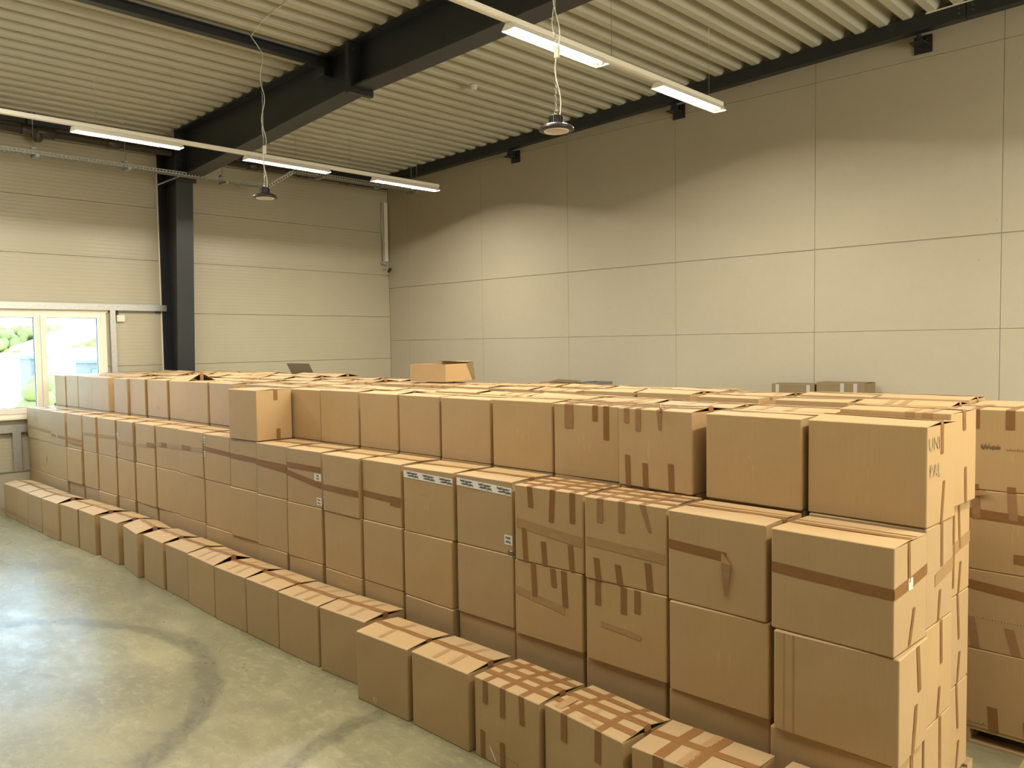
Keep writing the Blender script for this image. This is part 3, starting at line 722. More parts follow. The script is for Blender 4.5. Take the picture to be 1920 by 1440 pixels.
    def over(s, uf, ln, wd=.044, mat=None, slant=0., full=True, taper=1., topslant=0.):
        """strip over the lid and down the front by ln of the height"""
        u = (uf-.5)*s.w; P = []; h = wd/2; D = s.d/2
        if full:
            for k in range(9):
                v = D-.004-(2*D-.008)*k/8; c = u+topslant*(v+D)/s.d
                P.append(((c-h, v, s.topz(c-h, v)+s.E), (c+h, v, s.topz(c+h, v)+s.E)))
            P.append(((u-h, -D-.0005, s.h-.001), (u+h, -D-.0005, s.h-.001)))
        for k in range(5):
            t = k/4; z = s.h-.004-(ln*s.h-.004)*t; c = u+slant*t; q = h*(1+(taper-1)*t); P.append((s.fr(c-q, z), s.fr(c+q, z)))
        return s.ribbon(P, mat)
    def seam(s, wd=.05, dr=.0, dl=.0, mat=None, v0=0., wob=.0):
        P = []; h = wd/2; W = s.w/2
        if dl:
            P += [((-W-s.E, h+v0, s.h*(1-dl)), (-W-s.E, -h+v0, s.h*(1-dl))), ((-W-s.E, h+v0, s.h-.004), (-W-s.E, -h+v0, s.h-.004))]
        for k in range(9):
            u = -W+.001+(2*W-.002)*k/8; c = v0+wob*math.sin(k*1.7)
            P.append(((u, c+h, s.topz(u, c+h)+s.E+.0006), (u, c-h, s.topz(u, c-h)+s.E+.0006)))
        if dr:
            for k in range(4):
                z = s.h-.002-(dr*s.h)*k/3; P.append((s.sd(v0+h, z), s.sd(v0-h, z)))
        if abs(v0) < .01 and h > .01:                 # a ridge down the middle, so that it lies on both flaps
            m = MB(); R3 = [[a, tuple((Vector(a)+Vector(b))/2+Vector((0, 0, .0))), b] for a, b in P]
            for r in R3:
                u = r[1][0]
                if abs(u) < W: r[1] = (u, v0, s.topz(u, v0)+s.E+.0004)
            m.grid(R3); return m.build('tape_strip', mat or M_TAPE, s.root)
        return s.ribbon(P, mat)
    def band(s, fl, fr_, u0=0., u1=1., wd=.045, mat=None):
        """band across the front: heights (fractions) at both ends"""
        P = []; h = wd/2
        for k in range(7):
            t = k/6; f = fl+(fr_-fl)*t; u = (u0+(u1-u0)*t-.5)*s.w; u = max(-s.w/2+.003, min(s.w/2-.003, u)); P.append((s.fr(u, f*s.h-h), s.fr(u, f*s.h+h)))
        return s.ribbon(P, mat)
    def side_strip(s, vf, f0, f1, wd=.04, slant=0., mat=None):
        v = (vf-.5)*s.d; P = []; h = wd/2
        for k in range(5):
            t = k/4; f = f1+(f0-f1)*t; c = v+slant*t; P.append((s.sd(c-h, f*s.h), s.sd(c+h, f*s.h)))
        return s.ribbon(P, mat)
    def side_band(s, f0, f1, v0=0., v1=1., wd=.045, mat=None):
        P = []; h = wd/2
        for k in range(5):
            t = k/4; f = f0+(f1-f0)*t; v = (v0+(v1-v0)*t-.5)*s.d; P.append((s.sd(v, f*s.h-h), s.sd(v, f*s.h+h)))
        return s.ribbon(P, mat)
    def smudge(s, uf, f, wd, hg, n=6, mat=None):
        m = MB(); rr = random.Random(int(uf*1000+f*77))
        for k in range(n):
            u = (uf-.5)*s.w-wd/2+wd*k/max(1, n-1); a = f*s.h-hg*rr.uniform(.2, .6); c = a+hg*rr.uniform(.3, .9); q = .0016
            m.quad([s.fr(u-q, a), s.fr(u+q, a), s.fr(u+q, c), s.fr(u-q, c)])
        m.build('scuff_mark', mat or M_SMUDGE, s.root)

def text_mesh(txt, size, bold=.012):
    cu = bpy.data.curves.new('lettering', 'FONT'); cu.body = txt; cu.size = size; cu.offset = size*bold; cu.resolution_u = 2; cu.align_x = 'CENTER'; cu.align_y = 'CENTER'
    o = bpy.data.objects.new('tmp_text', cu); COL.objects.link(o)
    dg = bpy.context.evaluated_depsgraph_get(); me = bpy.data.meshes.new_from_object(o.evaluated_get(dg)); bpy.data.objects.remove(o); me.name = 'lettering'
    return me
TXT = text_mesh('Peek&Cloppenburg', .0235, .03); TXT.materials.clear(); TXT.materials.append(M_INK)
def letter(me, parent, loc, rot):
    o = put('lettering', me, parent); o.location = loc; o.rotation_euler = rot; return o

FLOOR_ROW = [  # front left x, y, front right x, y, lid rise left, right
 (-14.00, 3.517, -13.455, 3.533, .03, .035), (-13.42, 3.525, -12.84, 3.512, .03, .03), (-12.81, 3.508, -12.235, 3.508, .03, .03), (-12.16, 3.495, -11.58, 3.507, .03, .055),
 (-11.535, 3.528, -10.96, 3.543, .02, .025), (-10.93, 3.552, -10.40, 3.552, .025, .03), (-10.27, 3.57, -9.715, 3.566, .02, .03), (-9.575, 3.572, -9.0, 3.497, .05, .05),
 (-8.91, 3.530, -8.35, 3.498, .025, .04), (-8.295, 3.507, -7.765, 3.494, .025, .035), (-7.735, 3.480, -7.125, 3.448, .03, .065), (-7.105, 3.443, -6.53, 3.441, .02, .04),
 (-6.51, 3.437, -5.985, 3.436, .02, .02), (-5.965, 3.430, -5.392, 3.435, .015, .02), (-5.35, 3.427, -4.80, 3.448, .02, .025), (-4.712, 3.311, -4.158, 3.321, .02, .02),
 (-4.115, 3.323, -3.568, 3.314, .02, .025), (-3.526, 3.328, -2.973, 3.297, .01, .02), (-2.945, 3.312, -2.366, 3.243, .005, .03), (-2.315, 3.25, -1.742, 3.256, .005, .012), (-1.66, 3.27, -1.10, 3.275, .01, .015)]
COLS = [  # x left, x right, y of the front face of the lower three layers
 (-14.56, -13.98, 4.035), (-13.97, -13.33, 4.010), (-13.28, -12.68, 3.985), (-12.63, -12.08, 3.995), (-11.99, -11.49, 3.990), (-11.47, -10.86, 4.0), (-10.80, -10.28, 4.0), (-10.22, -9.645, 4.005),
 (-9.625, -9.01, 4.0), (-8.99, -8.37, 3.975), (-8.29, -7.705, 3.945), (-7.67, -7.14, 3.920), (-7.10, -6.57, 3.890), (-6.52, -5.98, 3.87), (-5.895, -5.375, 3.845), (-5.35, -4.855, 3.855),
 (-4.80, -4.255, 3.825), (-4.205, -3.655, 3.832), (-3.60, -3.042, 3.786), (-3.002, -2.437, 3.758), (-2.396, -1.824, 3.722), (-1.775, -1.195, 3.67)]
TOPROW = [  # front row of the fourth layer, set one carton back
 (-14.62, -14.14, 4.475), (-14.12, -13.61, 4.49), (-13.595, -12.96, 4.485), (-12.945, -12.31, 4.465), (-12.09, -11.595, 4.455), (-11.58, -11.045, 4.482), (-11.03, -10.405, 4.50), (-10.385, -9.855, 4.51),
 (-9.84, -9.26, 4.475), (-9.245, -8.66, 4.492), (-8.50, -7.93, 4.55), (-7.91, -7.36, 4.50), (-7.20, -6.64, 4.325), (-6.625, -6.035, 4.315), (-6.0, -5.47, 4.31), (-5.44, -4.92, 4.308), (-4.868, -4.308, 4.275),
 (-4.262, -3.682, 4.258), (-3.648, -3.083, 4.232), (-3.052, -2.49, 4.172), (-2.408, -1.83, 4.138), (-1.80, -1.21, 4.118)]
BOXD, Z0, LH = .385, .12, .49
def gaps(rows, g):
    out = []
    for k, r in enumerate(rows):
        r = list(r)
        if k+1 < len(rows): r[1] = min(r[1], rows[k+1][0]-g)
        out.append(tuple(r))
    return out
COLS = gaps(COLS, .026); TOPROW = gaps(TOPROW, .026)

def place(x0, y0, x1, y1, d):
    """centre and yaw of a carton whose front bottom edge runs (x0,y0)-(x1,y1)"""
    a = math.atan2(y1-y0, x1-x0); wd = math.hypot(x1-x0, y1-y0)
    return ((x0+x1)/2-math.sin(a)*d/2, (y0+y1)/2+math.cos(a)*d/2), a, wd

# --- floor row
look = {3: 'with the lid bulging open at one end', 7: 'turned slightly out of line', 10: 'with a steeply peaked lid', 15: 'standing proud of its neighbour', 17: 'with short tape strips', 18: 'with gridded lid tape',
        19: 'with wide tape crossing its lid', 20: 'cut off by the picture edge', 0: 'standing before the wall plinth'}
for i, (x0, y0, x1, y1, rl, rr) in enumerate(FLOOR_ROW):
    (cx, cy_), a, wd = place(x0, y0, x1, y1, BOXD)
    lab = 'floor row carton %s, %s from the window end' % (look.get(i, 'in plain brown'), ORD[i+1])
    c = Carton('carton', (cx, cy_, 0), a, wd, BOXD, .488+rnd.uniform(-.004, .004), lab, 'cartons in the floor row', True, rl, rr, rnd.uniform(.001, .005))
    if i < 17:
        c.seam(.05, rnd.uniform(.08, .14) if i in (6, 13) else .03, 0, M_TAPE_S if i < 9 else M_TAPE, 0, .004)
        if i > 9:
            for uf in ((.36, .64) if i % 3 else (.42,)):
                m = .05/2; u = (uf-.5)*c.w
                c.ribbon([((u-.02, v, c.topz(u-.02, v)+c.E), (u+.02, v, c.topz(u+.02, v)+c.E)) for v in (-c.d*.44, -c.d*.30, -c.d*.10, 0., c.d*.10, c.d*.30, c.d*.42)], M_TAPE_F)
        if i in (0, 1, 2, 3): c.band(.17, .17, 0, 1, .04, M_TAPE_F)
        if i in (7, 8): c.ribbon([((.03, -c.d*.25, c.topz(.03, -c.d*.25)+.002), (.03, -c.d*.20, c.topz(.03, -c.d*.2)+.002)), ((.055, -c.d*.25, c.topz(.055, -c.d*.25)+.002), (.055, -c.d*.20, c.topz(.055, -c.d*.2)+.002))], M_CLEAR, 'sticker')
        if i == 15: c.smudge(.36, .09, .03, .05, 4, M_CLEAR)
    elif i == 17:
        for uf, ln, sl in ((.18, .28, .0), (.46, .36, .0), (.74, .34, .01)): c.over(uf, ln, .042, None, sl, True, 1, .03)
        for uf, f in ((.13, .36), (.45, .33)): c.front_strip(uf, 0, f, .042, 0)
        c.seam(.05, .1, 0); c.seam(.045, 0, 0, None, .11); c.seam(.045, 0, 0, None, -.09)
        c.smudge(.5, .17, .2, .02, 9); c.front_strip(.25, .05, .20, .012, .05, M_CLEAR)
    elif i == 18:
        for uf, ln in ((.27, .31), (.71, .35)): c.over(uf, ln, .045, None, 0, True, 1, .015)
        for v0 in (.11, -.10): c.seam(.045, 0, 0, None, v0)
        c.seam(.05, .22, 0)
        for uf in (.14, .5, .62): c.ribbon([(((uf-.5)*c.w-.03, v, c.topz(0, v)+.0012), ((uf-.5)*c.w+.03, v, c.topz(.0, v)+.0012)) for v in (-.17, -.1, -.03)], M_TAPE_F)
    elif i == 19:
        c.over(.27, .33, .06, None, 0, True, 1, .01); c.over(.56, .33, .06, None, 0, True, 1, .01); c.over(.48, .02, .05, M_TAPE_F, 0, True, 1, .01); c.seam(.055, .3, 0)
    else:
        c.over(.3, .3, .05); c.seam(.05, .2, 0)

# --- block of stacked cartons: rows run along x
def column_box(i, layer, row, x0, x1, y, z, h, lab, lid=False, rl=0, rr=0, yawd=None, group=None, **kw):
    a = R(yawd) if yawd is not None else R(rnd.uniform(-1.0, 1.0))
    wd = x1-x0; d = BOXD; y += rnd.uniform(-.006, .006)
    cx, cy_ = (x0+x1)/2, y+d/2
    return Carton('carton', (cx, cy_, z), a, wd, d, h, lab, group, lid, rl, rr, rnd.uniform(.001, .004), **kw)
LAY = ['bottom', 'second', 'third', 'top']
N = len(COLS)
HIDDEN = MB()
def hide(x0, x1, y, z, h, d=BOXD): HIDDEN.box(x0, x1, y, y+d, z, z+h)
lookL3 = {0: 'with white scuffs and a tape band', 2: 'with a shiny torn tape band', 3: 'with a doubled tape band', 6: 'with printed white stickers on its edge', 10: 'with white stickers and a tape band',
          13: 'with two tape bands and white stickers', 16: 'with white printed tape, plain corner', 17: 'with white printed tape, printed scrap at corner', 18: 'with six short tape strips', 19: 'with a curled loose tape end',
          20: 'with a hanging loose tape end', 21: 'wrapped by one full tape band'}
L3 = {}
for i, (x0, x1, y) in enumerate(COLS):
    cn = N-i
    where = '%s from the right end' % ORD[cn]
    for L in range(3):
        z = Z0+LH*L; jx = rnd.uniform(-.008, .008); jy = rnd.uniform(-.008, .008) if L < 2 else 0
        if L == 0 and i > 17: jx -= .018; jy += .02
        yd = {21: (-1, 0, -2.5)[L], 20: (2.5, .5, -1.5)[L]}.get(i)
        lab = 'brown carton in the %s layer, stack front, %s' % (LAY[L], where)
        if L == 2 and i in lookL3: lab = 'third layer carton %s, %s' % (lookL3[i], where)
        if i in (18, 19) and L == 1: lab = 'second layer carton with three tape strips, ' + where
        covered = (L == 2 and i == 11)
        c = column_box(i, L, 0, x0+jx, x1+jx, y+jy, z, LH-.003, lab, L == 2, 0, .006 if (L == 2 and not covered) else 0, yd, 'front stack, %s layer' % LAY[L])
        c.i = i
        if L == 2: L3[i] = c
        if L == 1 and i == 18:
            for uf, ln in ((.29, .44), (.58, .25), (.74, .47)): c.front_strip(uf, 1-ln, .992, .044, .012)
            c.band(.60, .48, 0, .75, .045, M_TAPE_F)
        if L == 1 and i == 19:
            for uf, ln in ((.16, .30), (.49, .33), (.66, .28)): c.front_strip(uf, 1-ln, .992, .042, .0)
            c.band(.48, .44, .2, .7, .03, M_TAPE_F)
        if L == 1 and i == 21: c.front_strip(.17, .0, .99, .006, 0, M_TAPE_F); c.front_strip(.09, .0, .99, .004, 0, M_TAPE_F)
        if L == 1 and i == 16: c.smudge(.45, .36, .06, .008, 5)
        if L == 1 and i == 1: c.smudge(.5, .5, .03, .18, 4)
        if i == 21:                                   # end faces of the block
            if L == 0: c.side_strip(.6, .55, 1, .04); 
            if L == 1: c.side_strip(.62, .55, .99, .045, .02); c.side_strip(.55, .0, .45, .04, -.03)
# bands, strips and prints on the third layer
bands = {0: [(.37, .36)], 1: [(.36, .33)], 2: [(.27, .25)], 3: [(.26, .24), (.15, .12)], 4: [(.49, .50)], 5: [(.50, .53)], 6: [(.42, .43)], 7: [(.44, .49)], 8: [(.55, .57)], 9: [(.58, .61)], 10: [(.68, .64)], 11: [(.64, .62)],
         12: [(.63, .61), (.62, .545)], 13: [(.69, .68), (.545, .40)], 14: [(.42, .41)], 15: [(.44, .41)], 21: [(.62, .575)]}
for i, bl in bands.items():
    for k, (a, b) in enumerate(bl): L3[i].band(a, b, 0, 1, .048 if i > 7 else .04, M_TAPE_S if i in (2, 3) else M_TAPE if (i > 9 or k) else M_TAPE_F)
L3[2].front_strip(.35, .20, .36, .02, .08, M_CLEAR)
L3[7].band(.50, .50, .6, .98, .055); L3[8].band(.56, .56, .24, .5, .055); L3[15].band(.40, .39, .72, .98, .075, M_TAPE)
L3[9].band(.60, .595, .15, .55, .055); L3[11].band(.63, .63, .35, .6, .055)
L3[0].smudge(.8, .75, .25, .2, 9)
for i in range(N):
    c = L3[i]
    if i not in (18, 19): c.seam(.045, .06 if i != 21 else .0, 0, M_TAPE_S if i < 8 else M_TAPE)
    if i in (20, 21): c.seam(.02, 0, 0, M_TAPE_F, .07)
c = L3[18]
for uf, ln, sl in ((.23, .27, .01), (.57, .42, -.01), (.85, .39, .0)): c.over(uf, ln, .042, None, sl, True, 1, .02)
for uf, f in ((.14, .44), (.43, .31), (.82, .33)): c.front_strip(uf, 0, f, .042, .012)
c.band(.50, .39, .02, .98, .06, M_TAPE_F); c.seam(.045); c.seam(.04, 0, 0, None, .1); c.seam(.04, 0, 0, None, -.11)
c = L3[19]
for uf, ln in ((.20, .29), (.47, .37)): c.over(uf, ln, .043, M_TAPE_S, .0, True, 1, .02)
c.over(.72, .31, .04, M_TAPE_S, .05, True, .5, .02)
for uf, f in ((.15, .27), (.42, .24), (.78, .33)): c.front_strip(uf, 0, f, .042, .015)
c.band(.46, .41, .02, .98, .05, M_TAPE_F); c.seam(.045); c.seam(.04, 0, 0, None, .1); c.seam(.04, 0, 0, None, -.11)
c = L3[20]; c.band(.63, .595, 0, .62, .048)
# loose end hanging down from the band
u = (.615-.5)*c.w; yf = -c.d/2
m = MB(); zb = .60*c.h
m.grid([[(u-.028, yf-.003, zb+.02), (u+.004, yf-.006, zb-.002)], [(u-.020, yf-.016, zb-.03), (u+.032, yf-.010, zb-.035)], [(u-.012, yf-.020, zb-.11), (u+.024, yf-.014, zb-.11)], [(u-.002, yf-.016, zb-.2), (u+.014, yf-.013, zb-.2)]])
m.build('tape_strip', M_TAPE_S, c.root, label='loose tape end hanging down')
c = L3[21]
c.side_band(.575, .66, 0, 1, .05); c.side_strip(.42, .62, 1.0, .028); c.side_strip(.46, .55, .66, .05, 0, M_CLEAR); c.side_strip(.58, .02, .36, .03, -.05)
# white printed tape
def printed(c, P, texts):
    """white strip with pairs of points + lettering [(u, z, slope)] on the front face"""
    t = c.ribbon(P, M_WHITE_TAPE, 'printed_tape', None, 'white tape with black lettering')
    for (u, z, sl, part) in texts:
        y = c.fr(u, z)[1]-.0012
        letter(TXT, t, (u, y, z+.0115), (R(90), -sl, 0)).scale = (.66, 1, 1); letter(TXT, t, (u+.010, y, z-.0105), (R(90), -sl+math.pi, 0)).scale = (.66, 1, 1)
for i, us, f0, f1 in ((16, (-.172, .012, .196), .90, .87), (17, (-.17, .015, .196), .905, .87)):
    c = L3[i]; h = .027; P = []
    for k in range(7):
        u = -c.w/2+.004+(c.w-.008)*k/6; z = (f0+(f1-f0)*k/6)*c.h-.005; P.append((c.fr(u, z-h), c.fr(u, z+h)))
    sl = (f1-f0)*c.h/c.w
    printed(c, P, [(u*(c.w/.55), (f0+(f1-f0)*(u/c.w+.5))*c.h-.005, sl, 0) for u in us if abs(u) < c.w/2-.075])
PC = text_mesh('Peek', .0235, .03); PC.materials.clear(); PC.materials.append(M_INK)
def edge_print(c, u0, u1, f, hg, name='printed_tape'):
    z = f*c.h; t = c.ribbon([(c.fr(u0, z-hg/2), c.fr(u0, z+hg/2)), (c.fr(u1, z-hg/2), c.fr(u1, z+hg/2))], M_WHITE_TAPE, name, None, 'short white printed tape end')
    for k, dz in enumerate((hg*.24, -hg*.2)): letter(PC, t, ((u0+u1)/2, c.fr(0, z)[1]-.002, z+dz), (R(90), 0 if k == 0 else math.pi, 0))
w_ = L3[17].w/2; edge_print(L3[17], w_-.075, w_-.003, .20, .065); edge_print(L3[17], w_-.03, w_-.003, .02, .04)
w_ = L3[13].w/2; edge_print(L3[13], w_-.10, w_-.003, .545, .062); edge_print(L3[13], w_-.075, w_-.003, .115, .066)
for i, fs in ((6, (.60, .12)), (10, (.86, .56))):
    w_ = L3[i].w/2
    for f in fs: edge_print(L3[i], -w_+.004, -w_+.05, f, .06)
# small mark and plastic knot
L3[16].smudge(.43, .60, .10, .008, 7)

# fourth layer and the rows behind
TL = {}
lookT = {7: 'with a tented half-open lid', 18: 'with wide tape tabs', 19: 'with crinkled tape tabs top and bottom', 21: 'at the right end', 0: 'at the window end', 3: 'before a gap in the row', 12: 'beside the protruding carton'}
NT_ = len(TOPROW)
def lidrise(): return rnd.choice((.003, .006, .01, .015, .022))
zt = Z0+3*LH
for i, (x0, x1, y) in enumerate(TOPROW):
    cn = NT_-i; where = '%s from the right end' % ORD[cn]
    lab = 'brown carton in the front row of the top layer, %s' % where
    if i in lookT: lab = 'top layer front carton %s, %s' % (lookT[i], where)
    rl, rr = (lidrise(), lidrise())
    if i == 7: rl, rr = .06, .105
    yd = {19: -5.0, 20: -2.5, 21: -2.5, 18: -1.5}.get(i)
    c = column_box(i, 3, 1, x0, x1, y, zt, LH+rnd.uniform(-.006, .004), lab, True, rl, rr, yd, 'top layer, front row'); TL[i] = c
    if i == 18:
        for uf, ln, wd in ((.24, .33, .075), (.645, .21, .045), (.81, .45, .045)): c.over(uf, ln, wd, M_TAPE_S if uf < .3 else None)
        c.seam(.05); c.seam(.04, 0, 0, None, -.09)
    elif i == 19:
        for uf, ln, tp in ((.12, .19, 1), (.285, .28, 1)): c.over(uf, ln, .042, M_TAPE_S)
        c.over(.58, .25, .04, M_TAPE_S, .005, True, .5)
        for uf, f in ((.13, .40), (.38, .32), (.73, .35)): c.front_strip(uf, 0, f, .042, .006)
        c.seam(.05, .05); c.seam(.04, 0, 0, M_TAPE_S, -.08)
        m = MB(); m.tube([(.04, -c.d/2+.02, c.h+.004), (.06, -c.d/2-.01, c.h+.03), (.085, -c.d/2-.03, c.h+.012), (.07, -c.d/2-.02, c.h-.02)], .006, 6); m.build('tape_curl', M_TAPE_S, c.root)
    elif i == 21:
        c.seam(.04, .30, 0); c.side_strip(.58, 0, .42, .03, -.03)
        wt = text_mesh('UNI', .09, 0); wt.materials.append(M_PENCIL); letter(wt, c.bo if False else c.root, (c.w/2+.004, -.10, c.h-.09), (R(90), 0, R(90))).name = 'handwriting'
        wt2 = text_mesh('PAL', .09, 0); wt2.materials.append(M_PENCIL); letter(wt2, c.root, (c.w/2+.006, -.09, c.h-.22), (R(90), 0, R(90))).name = 'handwriting'
    elif i == 20: c.seam(.045)
    else: c.seam(.045, .05 if i != 7 else .12, 0, M_TAPE_S if (i < 12 or i % 3 == 0) else M_TAPE)
    if i == 6: c.smudge(.55, .25, .05, .05, 4)
    for L in range(3):
        yh = max([y]+[COLS[q][2]+BOXD+.02 for q in range(max(0, i-1), min(22, i+2))])
        if i != 21: hide(x0+.004, x1-.004, yh, Z0+LH*L, LH-.003); continue
        h = column_box(i, L, 1, x0+.004, x1-.004, yh, Z0+LH*L, LH-.003, 'carton end in the middle row of the block end face, %s layer' % LAY[L], False, group='block end face', yawd=-1.5)
        h.side_strip(.55, .55 if L else .3, 1, .035, .0); h.side_strip(.5, 0, .32, .03, -.02)
        if L == 2: h.side_band(.44, .52, .3, 1, .06, M_TAPE_F)
# the protruding carton one row forward
x0, x1 = -7.645, -7.115
c = column_box(11, 3, 0, x0, x1, 3.915, zt, LH, 'protruding carton with a bright end face, standing one row forward', True, .004, .006, 1.0, 'top layer, front row'); prot = c
c.front_strip  # front plain
c.side_strip(.54, .79, 1.0, .045); c.side_strip(.60, 0, .22, .045)
c.ribbon([((-.0, v, c.topz(0, v)+.0014), (.03, v, c.topz(0, v)+.0014)) for v in (-.02, .1, .18)], M_TAPE_F)
c.smudge(.55, .40, .08, .006, 5); c.smudge(.55, .07, .06, .02, 4)

# rows behind on the top layer: y offsets behind the front row, three deep block, a gap, then the rear block
rear_y = {2: None, 3: 5.46, 4: 5.865, 5: 6.27}
for row in (2, 3, 4, 5):
    for i, (x0, x1, y) in enumerate(TOPROW):
        if row == 5 and (i > 8 or i < 2): continue
        if i in (10, 11) and row == 2: y = 4.56
        yr = y+BOXD+.03 if row == 2 else rear_y[row]+(.03 if i < 10 else 0)
        jx = rnd.uniform(-.012, .012) if row > 2 else rnd.uniform(-.006, .006)
        xa_, xb_ = x0+jx+.006, x1+jx-.006
        if row >= 3: s = -.27*max(0., min(1., (i-14)/7.0)); xa_ += s; xb_ += s-(.05 if 13 < i < 21 else 0)
        zz_ = zt+(.028 if (row == 2 and i == 21) else 0)
        rl, rr = lidrise(), lidrise()
        if i < 9: rl, rr = rl+.012, rr+.015
        cn = NT_-i
        lab = 'top layer carton in the %s row, %s from the right end' % (('', '', 'second', 'third', 'fourth', 'fifth and last')[row], ORD[cn])
        ob = None
        if row == 5 and i == 6: ob = R(62); rl = rr = .004; lab = 'far carton with one shade-coloured lid flap standing up before the panel wall'
        c = column_box(i, 3, row, xa_, xb_, yr, zz_, LH+rnd.uniform(-.010, .008), lab, True, rl, rr, {21: -3.0 if row == 2 else 0}.get(i), 'top layer, row %d' % row, open_back=ob)
        if not ob: c.seam(.045, .04 if i != 21 else .2, 0, M_TAPE_S if rnd.random() < .4 else M_TAPE)
        if rnd.random() < .35 or (row == 2 and i > 19):
            for uf in rnd.sample((.2, .35, .5, .65, .8), 2): c.over(uf, .12, .045, M_TAPE_F, 0, True)
        if row == 2 and i == 21: c.side_strip(.55, 0, .40, .032, .02)
        endf = (row == 2 and i == 21)
        for L in range(3):
            if not endf: hide(xa_+.003, xb_-.003, yr, Z0+LH*L, LH-.003); continue
            h = column_box(i, L, row, xa_-.017, xb_-.023, yr, Z0+LH*L+.028, LH-.003, 'carton end in the rear row of the block end face, %s layer' % LAY[L], False, group='block end face', yawd=-1.5)
            h.side_strip(.5, .5, 1, .03, .02); h.side_strip(.6, 0, .35, .03, -.03)
            if L == 2: h.side_band(.50, .58, 0, 1, .06, M_TAPE_F); h.side_strip(.3, .1, .9, .028)

# --- stack on the right, on its own pallet behind the block
BX0, BX1, BY = -1.462, -.875, 5.46
zb0 = .11
BS = []
for L in range(4):
    lab = 'carton of the separate stack behind the block end, %s layer' % LAY[L]
    if L == 3: lab = 'top carton of the separate stack with two tape tabs and a dark scrape'
    c = column_box(0, L, 0, BX0+(.01 if L == 1 else 0), BX1, BY, zb0+.4885*L, .487, lab, L == 3, .004, .004, .0, 'separate stack'); BS.append(c)
    for k in (1,):
        column_box(0, L, 1, BX0, BX1, BY+BOXD+.02, zb0+.4885*L, .487, 'rear carton of the separate stack, %s layer' % LAY[L], L == 3, .01, .015, .0, 'separate stack')
    column_box(0, L, 0, BX1+.02, BX1+.60, BY, zb0+.4885*L, .487, 'carton of the separate stack beyond the picture edge, %s layer' % LAY[L], False, 0, 0, 0, 'separate stack')
c = BS[3]
for uf in (.185, .50, .80): c.over(uf, .235, .048)
c.seam(.05); c.smudge(.33, .545, .10, .035, 20); c.smudge(.55, .52, .10, .015, 14)
for uf, sl in ((.19, 0), (.52, .0)): c.front_strip(uf+.0, 0, .07, .045, sl)
c = BS[2]
for uf, f in ((.19, .36), (.52, .33)): c.front_strip(uf, 1-f, .995, .046, .012, M_TAPE_S)
c.band(.72, .66, 0, 1, .055); c.band(.20, .20, .55, 1, .055)
c.ribbon([((-.19, -c.d/2-.004, c.h-.01), (-.12, -c.d/2-.02, c.h+.005)), ((-.18, -c.d/2-.012, c.h-.035), (-.11, -c.d/2-.03, c.h-.02))], M_TAPE_S, 'tape_curl')
c = BS[1]
c.band(.83, .72, 0, 1, .055, M_TAPE)
for uf, f, sl in ((.19, .40, .03), (.55, .33, .04)): c.front_strip(uf-.04, .02, f, .05, sl, M_TAPE_S)
c.smudge(.4, .40, .28, .012, 18)
c = BS[0]
for uf, f in ((.05, .25), (.38, .31), (.70, .22)): c.front_strip(uf, 0, f, .055, .01)
c.smudge(.2, .06, .14, .02, 16)

# ------------------------------------------------------------ pallets
def board(x0, x1, y0, y1, z0, z1): return MB().box(x0, x1, y0, y1, z0, z1)
def pallet(x0, y0, wx, wy, H, label, group, detail=True):
    t = H*.16; o = empty('pallet', (x0+wx/2, y0+wy/2, 0), 0, label, 'pallet', group)
    X, Y = wx/2, wy/2; nb = 6
    parts = []
    bw = .1
    for k in range(nb):
        yy = -Y+(2*Y-bw)*k/(nb-1); parts.append(('deck_board', (-X, X, yy, yy+bw, H-t, H-.001)))
    for sx in (-X, -.05, X-.1):
        parts.append(('stringer_board', (sx, sx+.1, -Y, Y, H-2*t, H-t)))
        parts.append(('bottom_board', (sx, sx+.1, -Y, Y, 0, t)))
        for sy in (-Y, -.06, Y-.12): parts.append(('block', (sx, sx+.1, sy, sy+.12, t, H-2*t)))
    for sy in (-Y, Y-.1): parts.append(('bottom_board', (-X+.1, X-.1, sy, sy+.1, 0, t)))
    if detail:
        for n_, b in parts: MB().box(*b).build(n_, M_WOOD, o)
    else:
        m = MB()
        for n_, b in parts: m.box(*b)
        m.build('pallet_boards', M_WOOD, o)
    return o
for k in range(11):
    i0 = 2*k; xa_, xb_ = COLS[i0][0], COLS[i0+1][1]; y = max(COLS[i0][2], COLS[i0+1][2])+.04
    last = (k == 10)
    pallet(xa_+.02, y, xb_-xa_-.06, 1.26, Z0, 'wooden pallet under the end of the block' if last else 'wooden pallet hidden under the front stacks, %s from the window end' % ORD[k+1], 'pallets under the block' if not last else None, last)
pallet(BX0, BY+.005, 1.18, .80, zb0, 'wooden pallet under the separate stack, boards and blocks showing', None, True)
for k in range(11):
    i0 = 2*k; xa_, xb_ = TOPROW[i0][0], TOPROW[i0+1][1]
    s = -.27*max(0., min(1., (i0+.5-14)/7.0))
    pallet(xa_+s+.02, 5.48, xb_-xa_-.06, .80 if (k > 4 or k == 0) else 1.18, Z0, 'wooden pallet hidden under the rear stacks, %s from the window end' % ORD[k+1], 'pallets under the block', False)

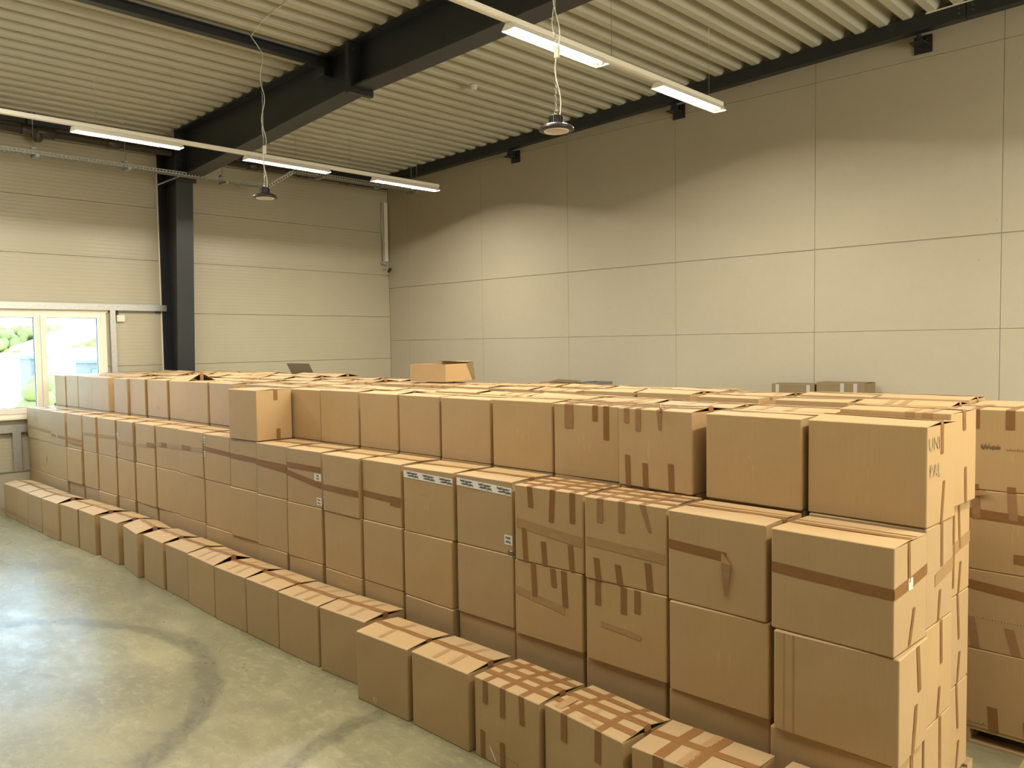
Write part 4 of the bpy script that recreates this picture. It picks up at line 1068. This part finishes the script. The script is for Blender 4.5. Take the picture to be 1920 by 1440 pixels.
# ------------------------------------------------------------ open carton on top, cartons by the wall coloured as shaded
oc = empty('open_carton', (-6.60, 5.83, zt+LH+.022), R(13), 'shallow open carton lying on top of the stacks', 'box')
wv, dv, hv = .46, .52, .185; th = .005
m = MB(); m.box(-wv/2, wv/2, -dv/2, -dv/2+th, 0, hv); m.build('front_panel', M_CARD, oc)
m = MB(); m.box(wv/2-th, wv/2, -dv/2+th, dv/2-th, 0, hv); m.build('side_panel', M_CARD, oc)
m = MB(); m.box(-wv/2, -wv/2+th, -dv/2+th, dv/2-th, 0, hv); m.build('side_panel', M_CARD, oc)
m = MB(); m.box(-wv/2, wv/2, dv/2-th, dv/2, 0, hv+.02); m.build('rear_panel', M_CARD, oc)
m = MB(); m.box(-wv/2+th, wv/2-th, -dv/2+th, dv/2-th, 0, th); m.build('base_panel', M_IN, oc)
m = MB(); m.quad([(wv/2, dv/2-.14, hv), (wv/2+.012, dv/2-.02, hv+.022), (wv/2+.012, dv/2+.02, .01), (wv/2+.004, dv/2-.012, .002)]); m.build('flap', M_CARD_SHADE, oc)
m = MB(); m.grid([[(-wv/2+.05, dv/2-.006, hv+.02), (wv/2, dv/2-.006, hv+.022)], [(-wv/2+.05, dv/2-.12, hv+.03), (wv/2-.02, dv/2-.10, hv+.016)]]); m.build('flap', M_CARD, oc)

def wall_carton(x0, x1, y0, d, z0, z1, lab, grey):
    c = Carton('carton', ((x0+x1)/2, y0+d/2, z0), R(rnd.uniform(-2, 2)), x1-x0, d, z1-z0, lab, 'cartons standing by the concrete wall', True, .006, .01, .002, M_CARD_SHADE)
    for uf in grey: c.front_strip(uf, .4, .99, .05, 0, M_GREY)
    c.seam(.05, 0, 0, M_GREY)
    return c
M_GREY = plain('grey_tape', (0.40, 0.38, 0.35, 1), .4)
wc = [(-5.30, -4.68, 1.868, 'shade-coloured carton by the concrete wall with two grey tapes, lower of the pair', (.14, .86)), (-4.655, -4.02, 1.90, 'shade-coloured carton by the concrete wall with grey tapes, taller of the pair', (.55, .82)),
      (-9.70, -8.86, 1.785, 'shade-coloured wide carton by the concrete wall with a lifted lid', (.2, .75))]
for (x0, x1, z1, lab, g) in wc:
    for L in range(3): hide(x0, x1, 10.92, L*.465, .463, .44)
    c = wall_carton(x0, x1, 10.9, .44, 1.395, z1, lab, g)
    PRN = text_mesh('PC', .05, .02); PRN.materials.append(M_INK)
m = MB(); m.grid([[(-9.55, 10.95, 1.80), (-8.95, 10.95, 1.795)], [(-9.45, 11.1, 1.84), (-8.9, 11.1, 1.825)]]); m2 = m.build('cardboard_sheet', M_CARD_SHADE); tag(m2, 'loose shade-coloured cardboard sheet lying on the wide carton by the wall', 'cardboard')
bt_ = empty('carton_tray', (-8.57, 11.1, 0), 0, 'small grey edged open tray beside the shade-coloured wide carton', 'tray')
m = MB(); m.box(-.18, .18, -.2, .2, 1.70, 1.715); m.box(-.18, -.165, -.2, .2, 1.715, 1.815); m.box(.165, .18, -.2, .2, 1.715, 1.815); m.box(-.165, .165, -.2, -.185, 1.79, 1.815); m.box(-.165, .165, .185, .2, 1.715, 1.815)
m.build('tray_walls', plain('grey_card', (.16, .16, .155, 1), .6), bt_); MB().box(-.10, .14, -.19, -.18, 1.716, 1.79).build('paper', M_WHITE_TAPE, bt_)
for L in range(3): hide(-8.75, -8.39, 10.9, L*.565, .563, .40)

tag(HIDDEN.build('hidden_cartons', M_CARD), 'plain cartons inside the block that carry the top layer', 'box', None, 'stuff')
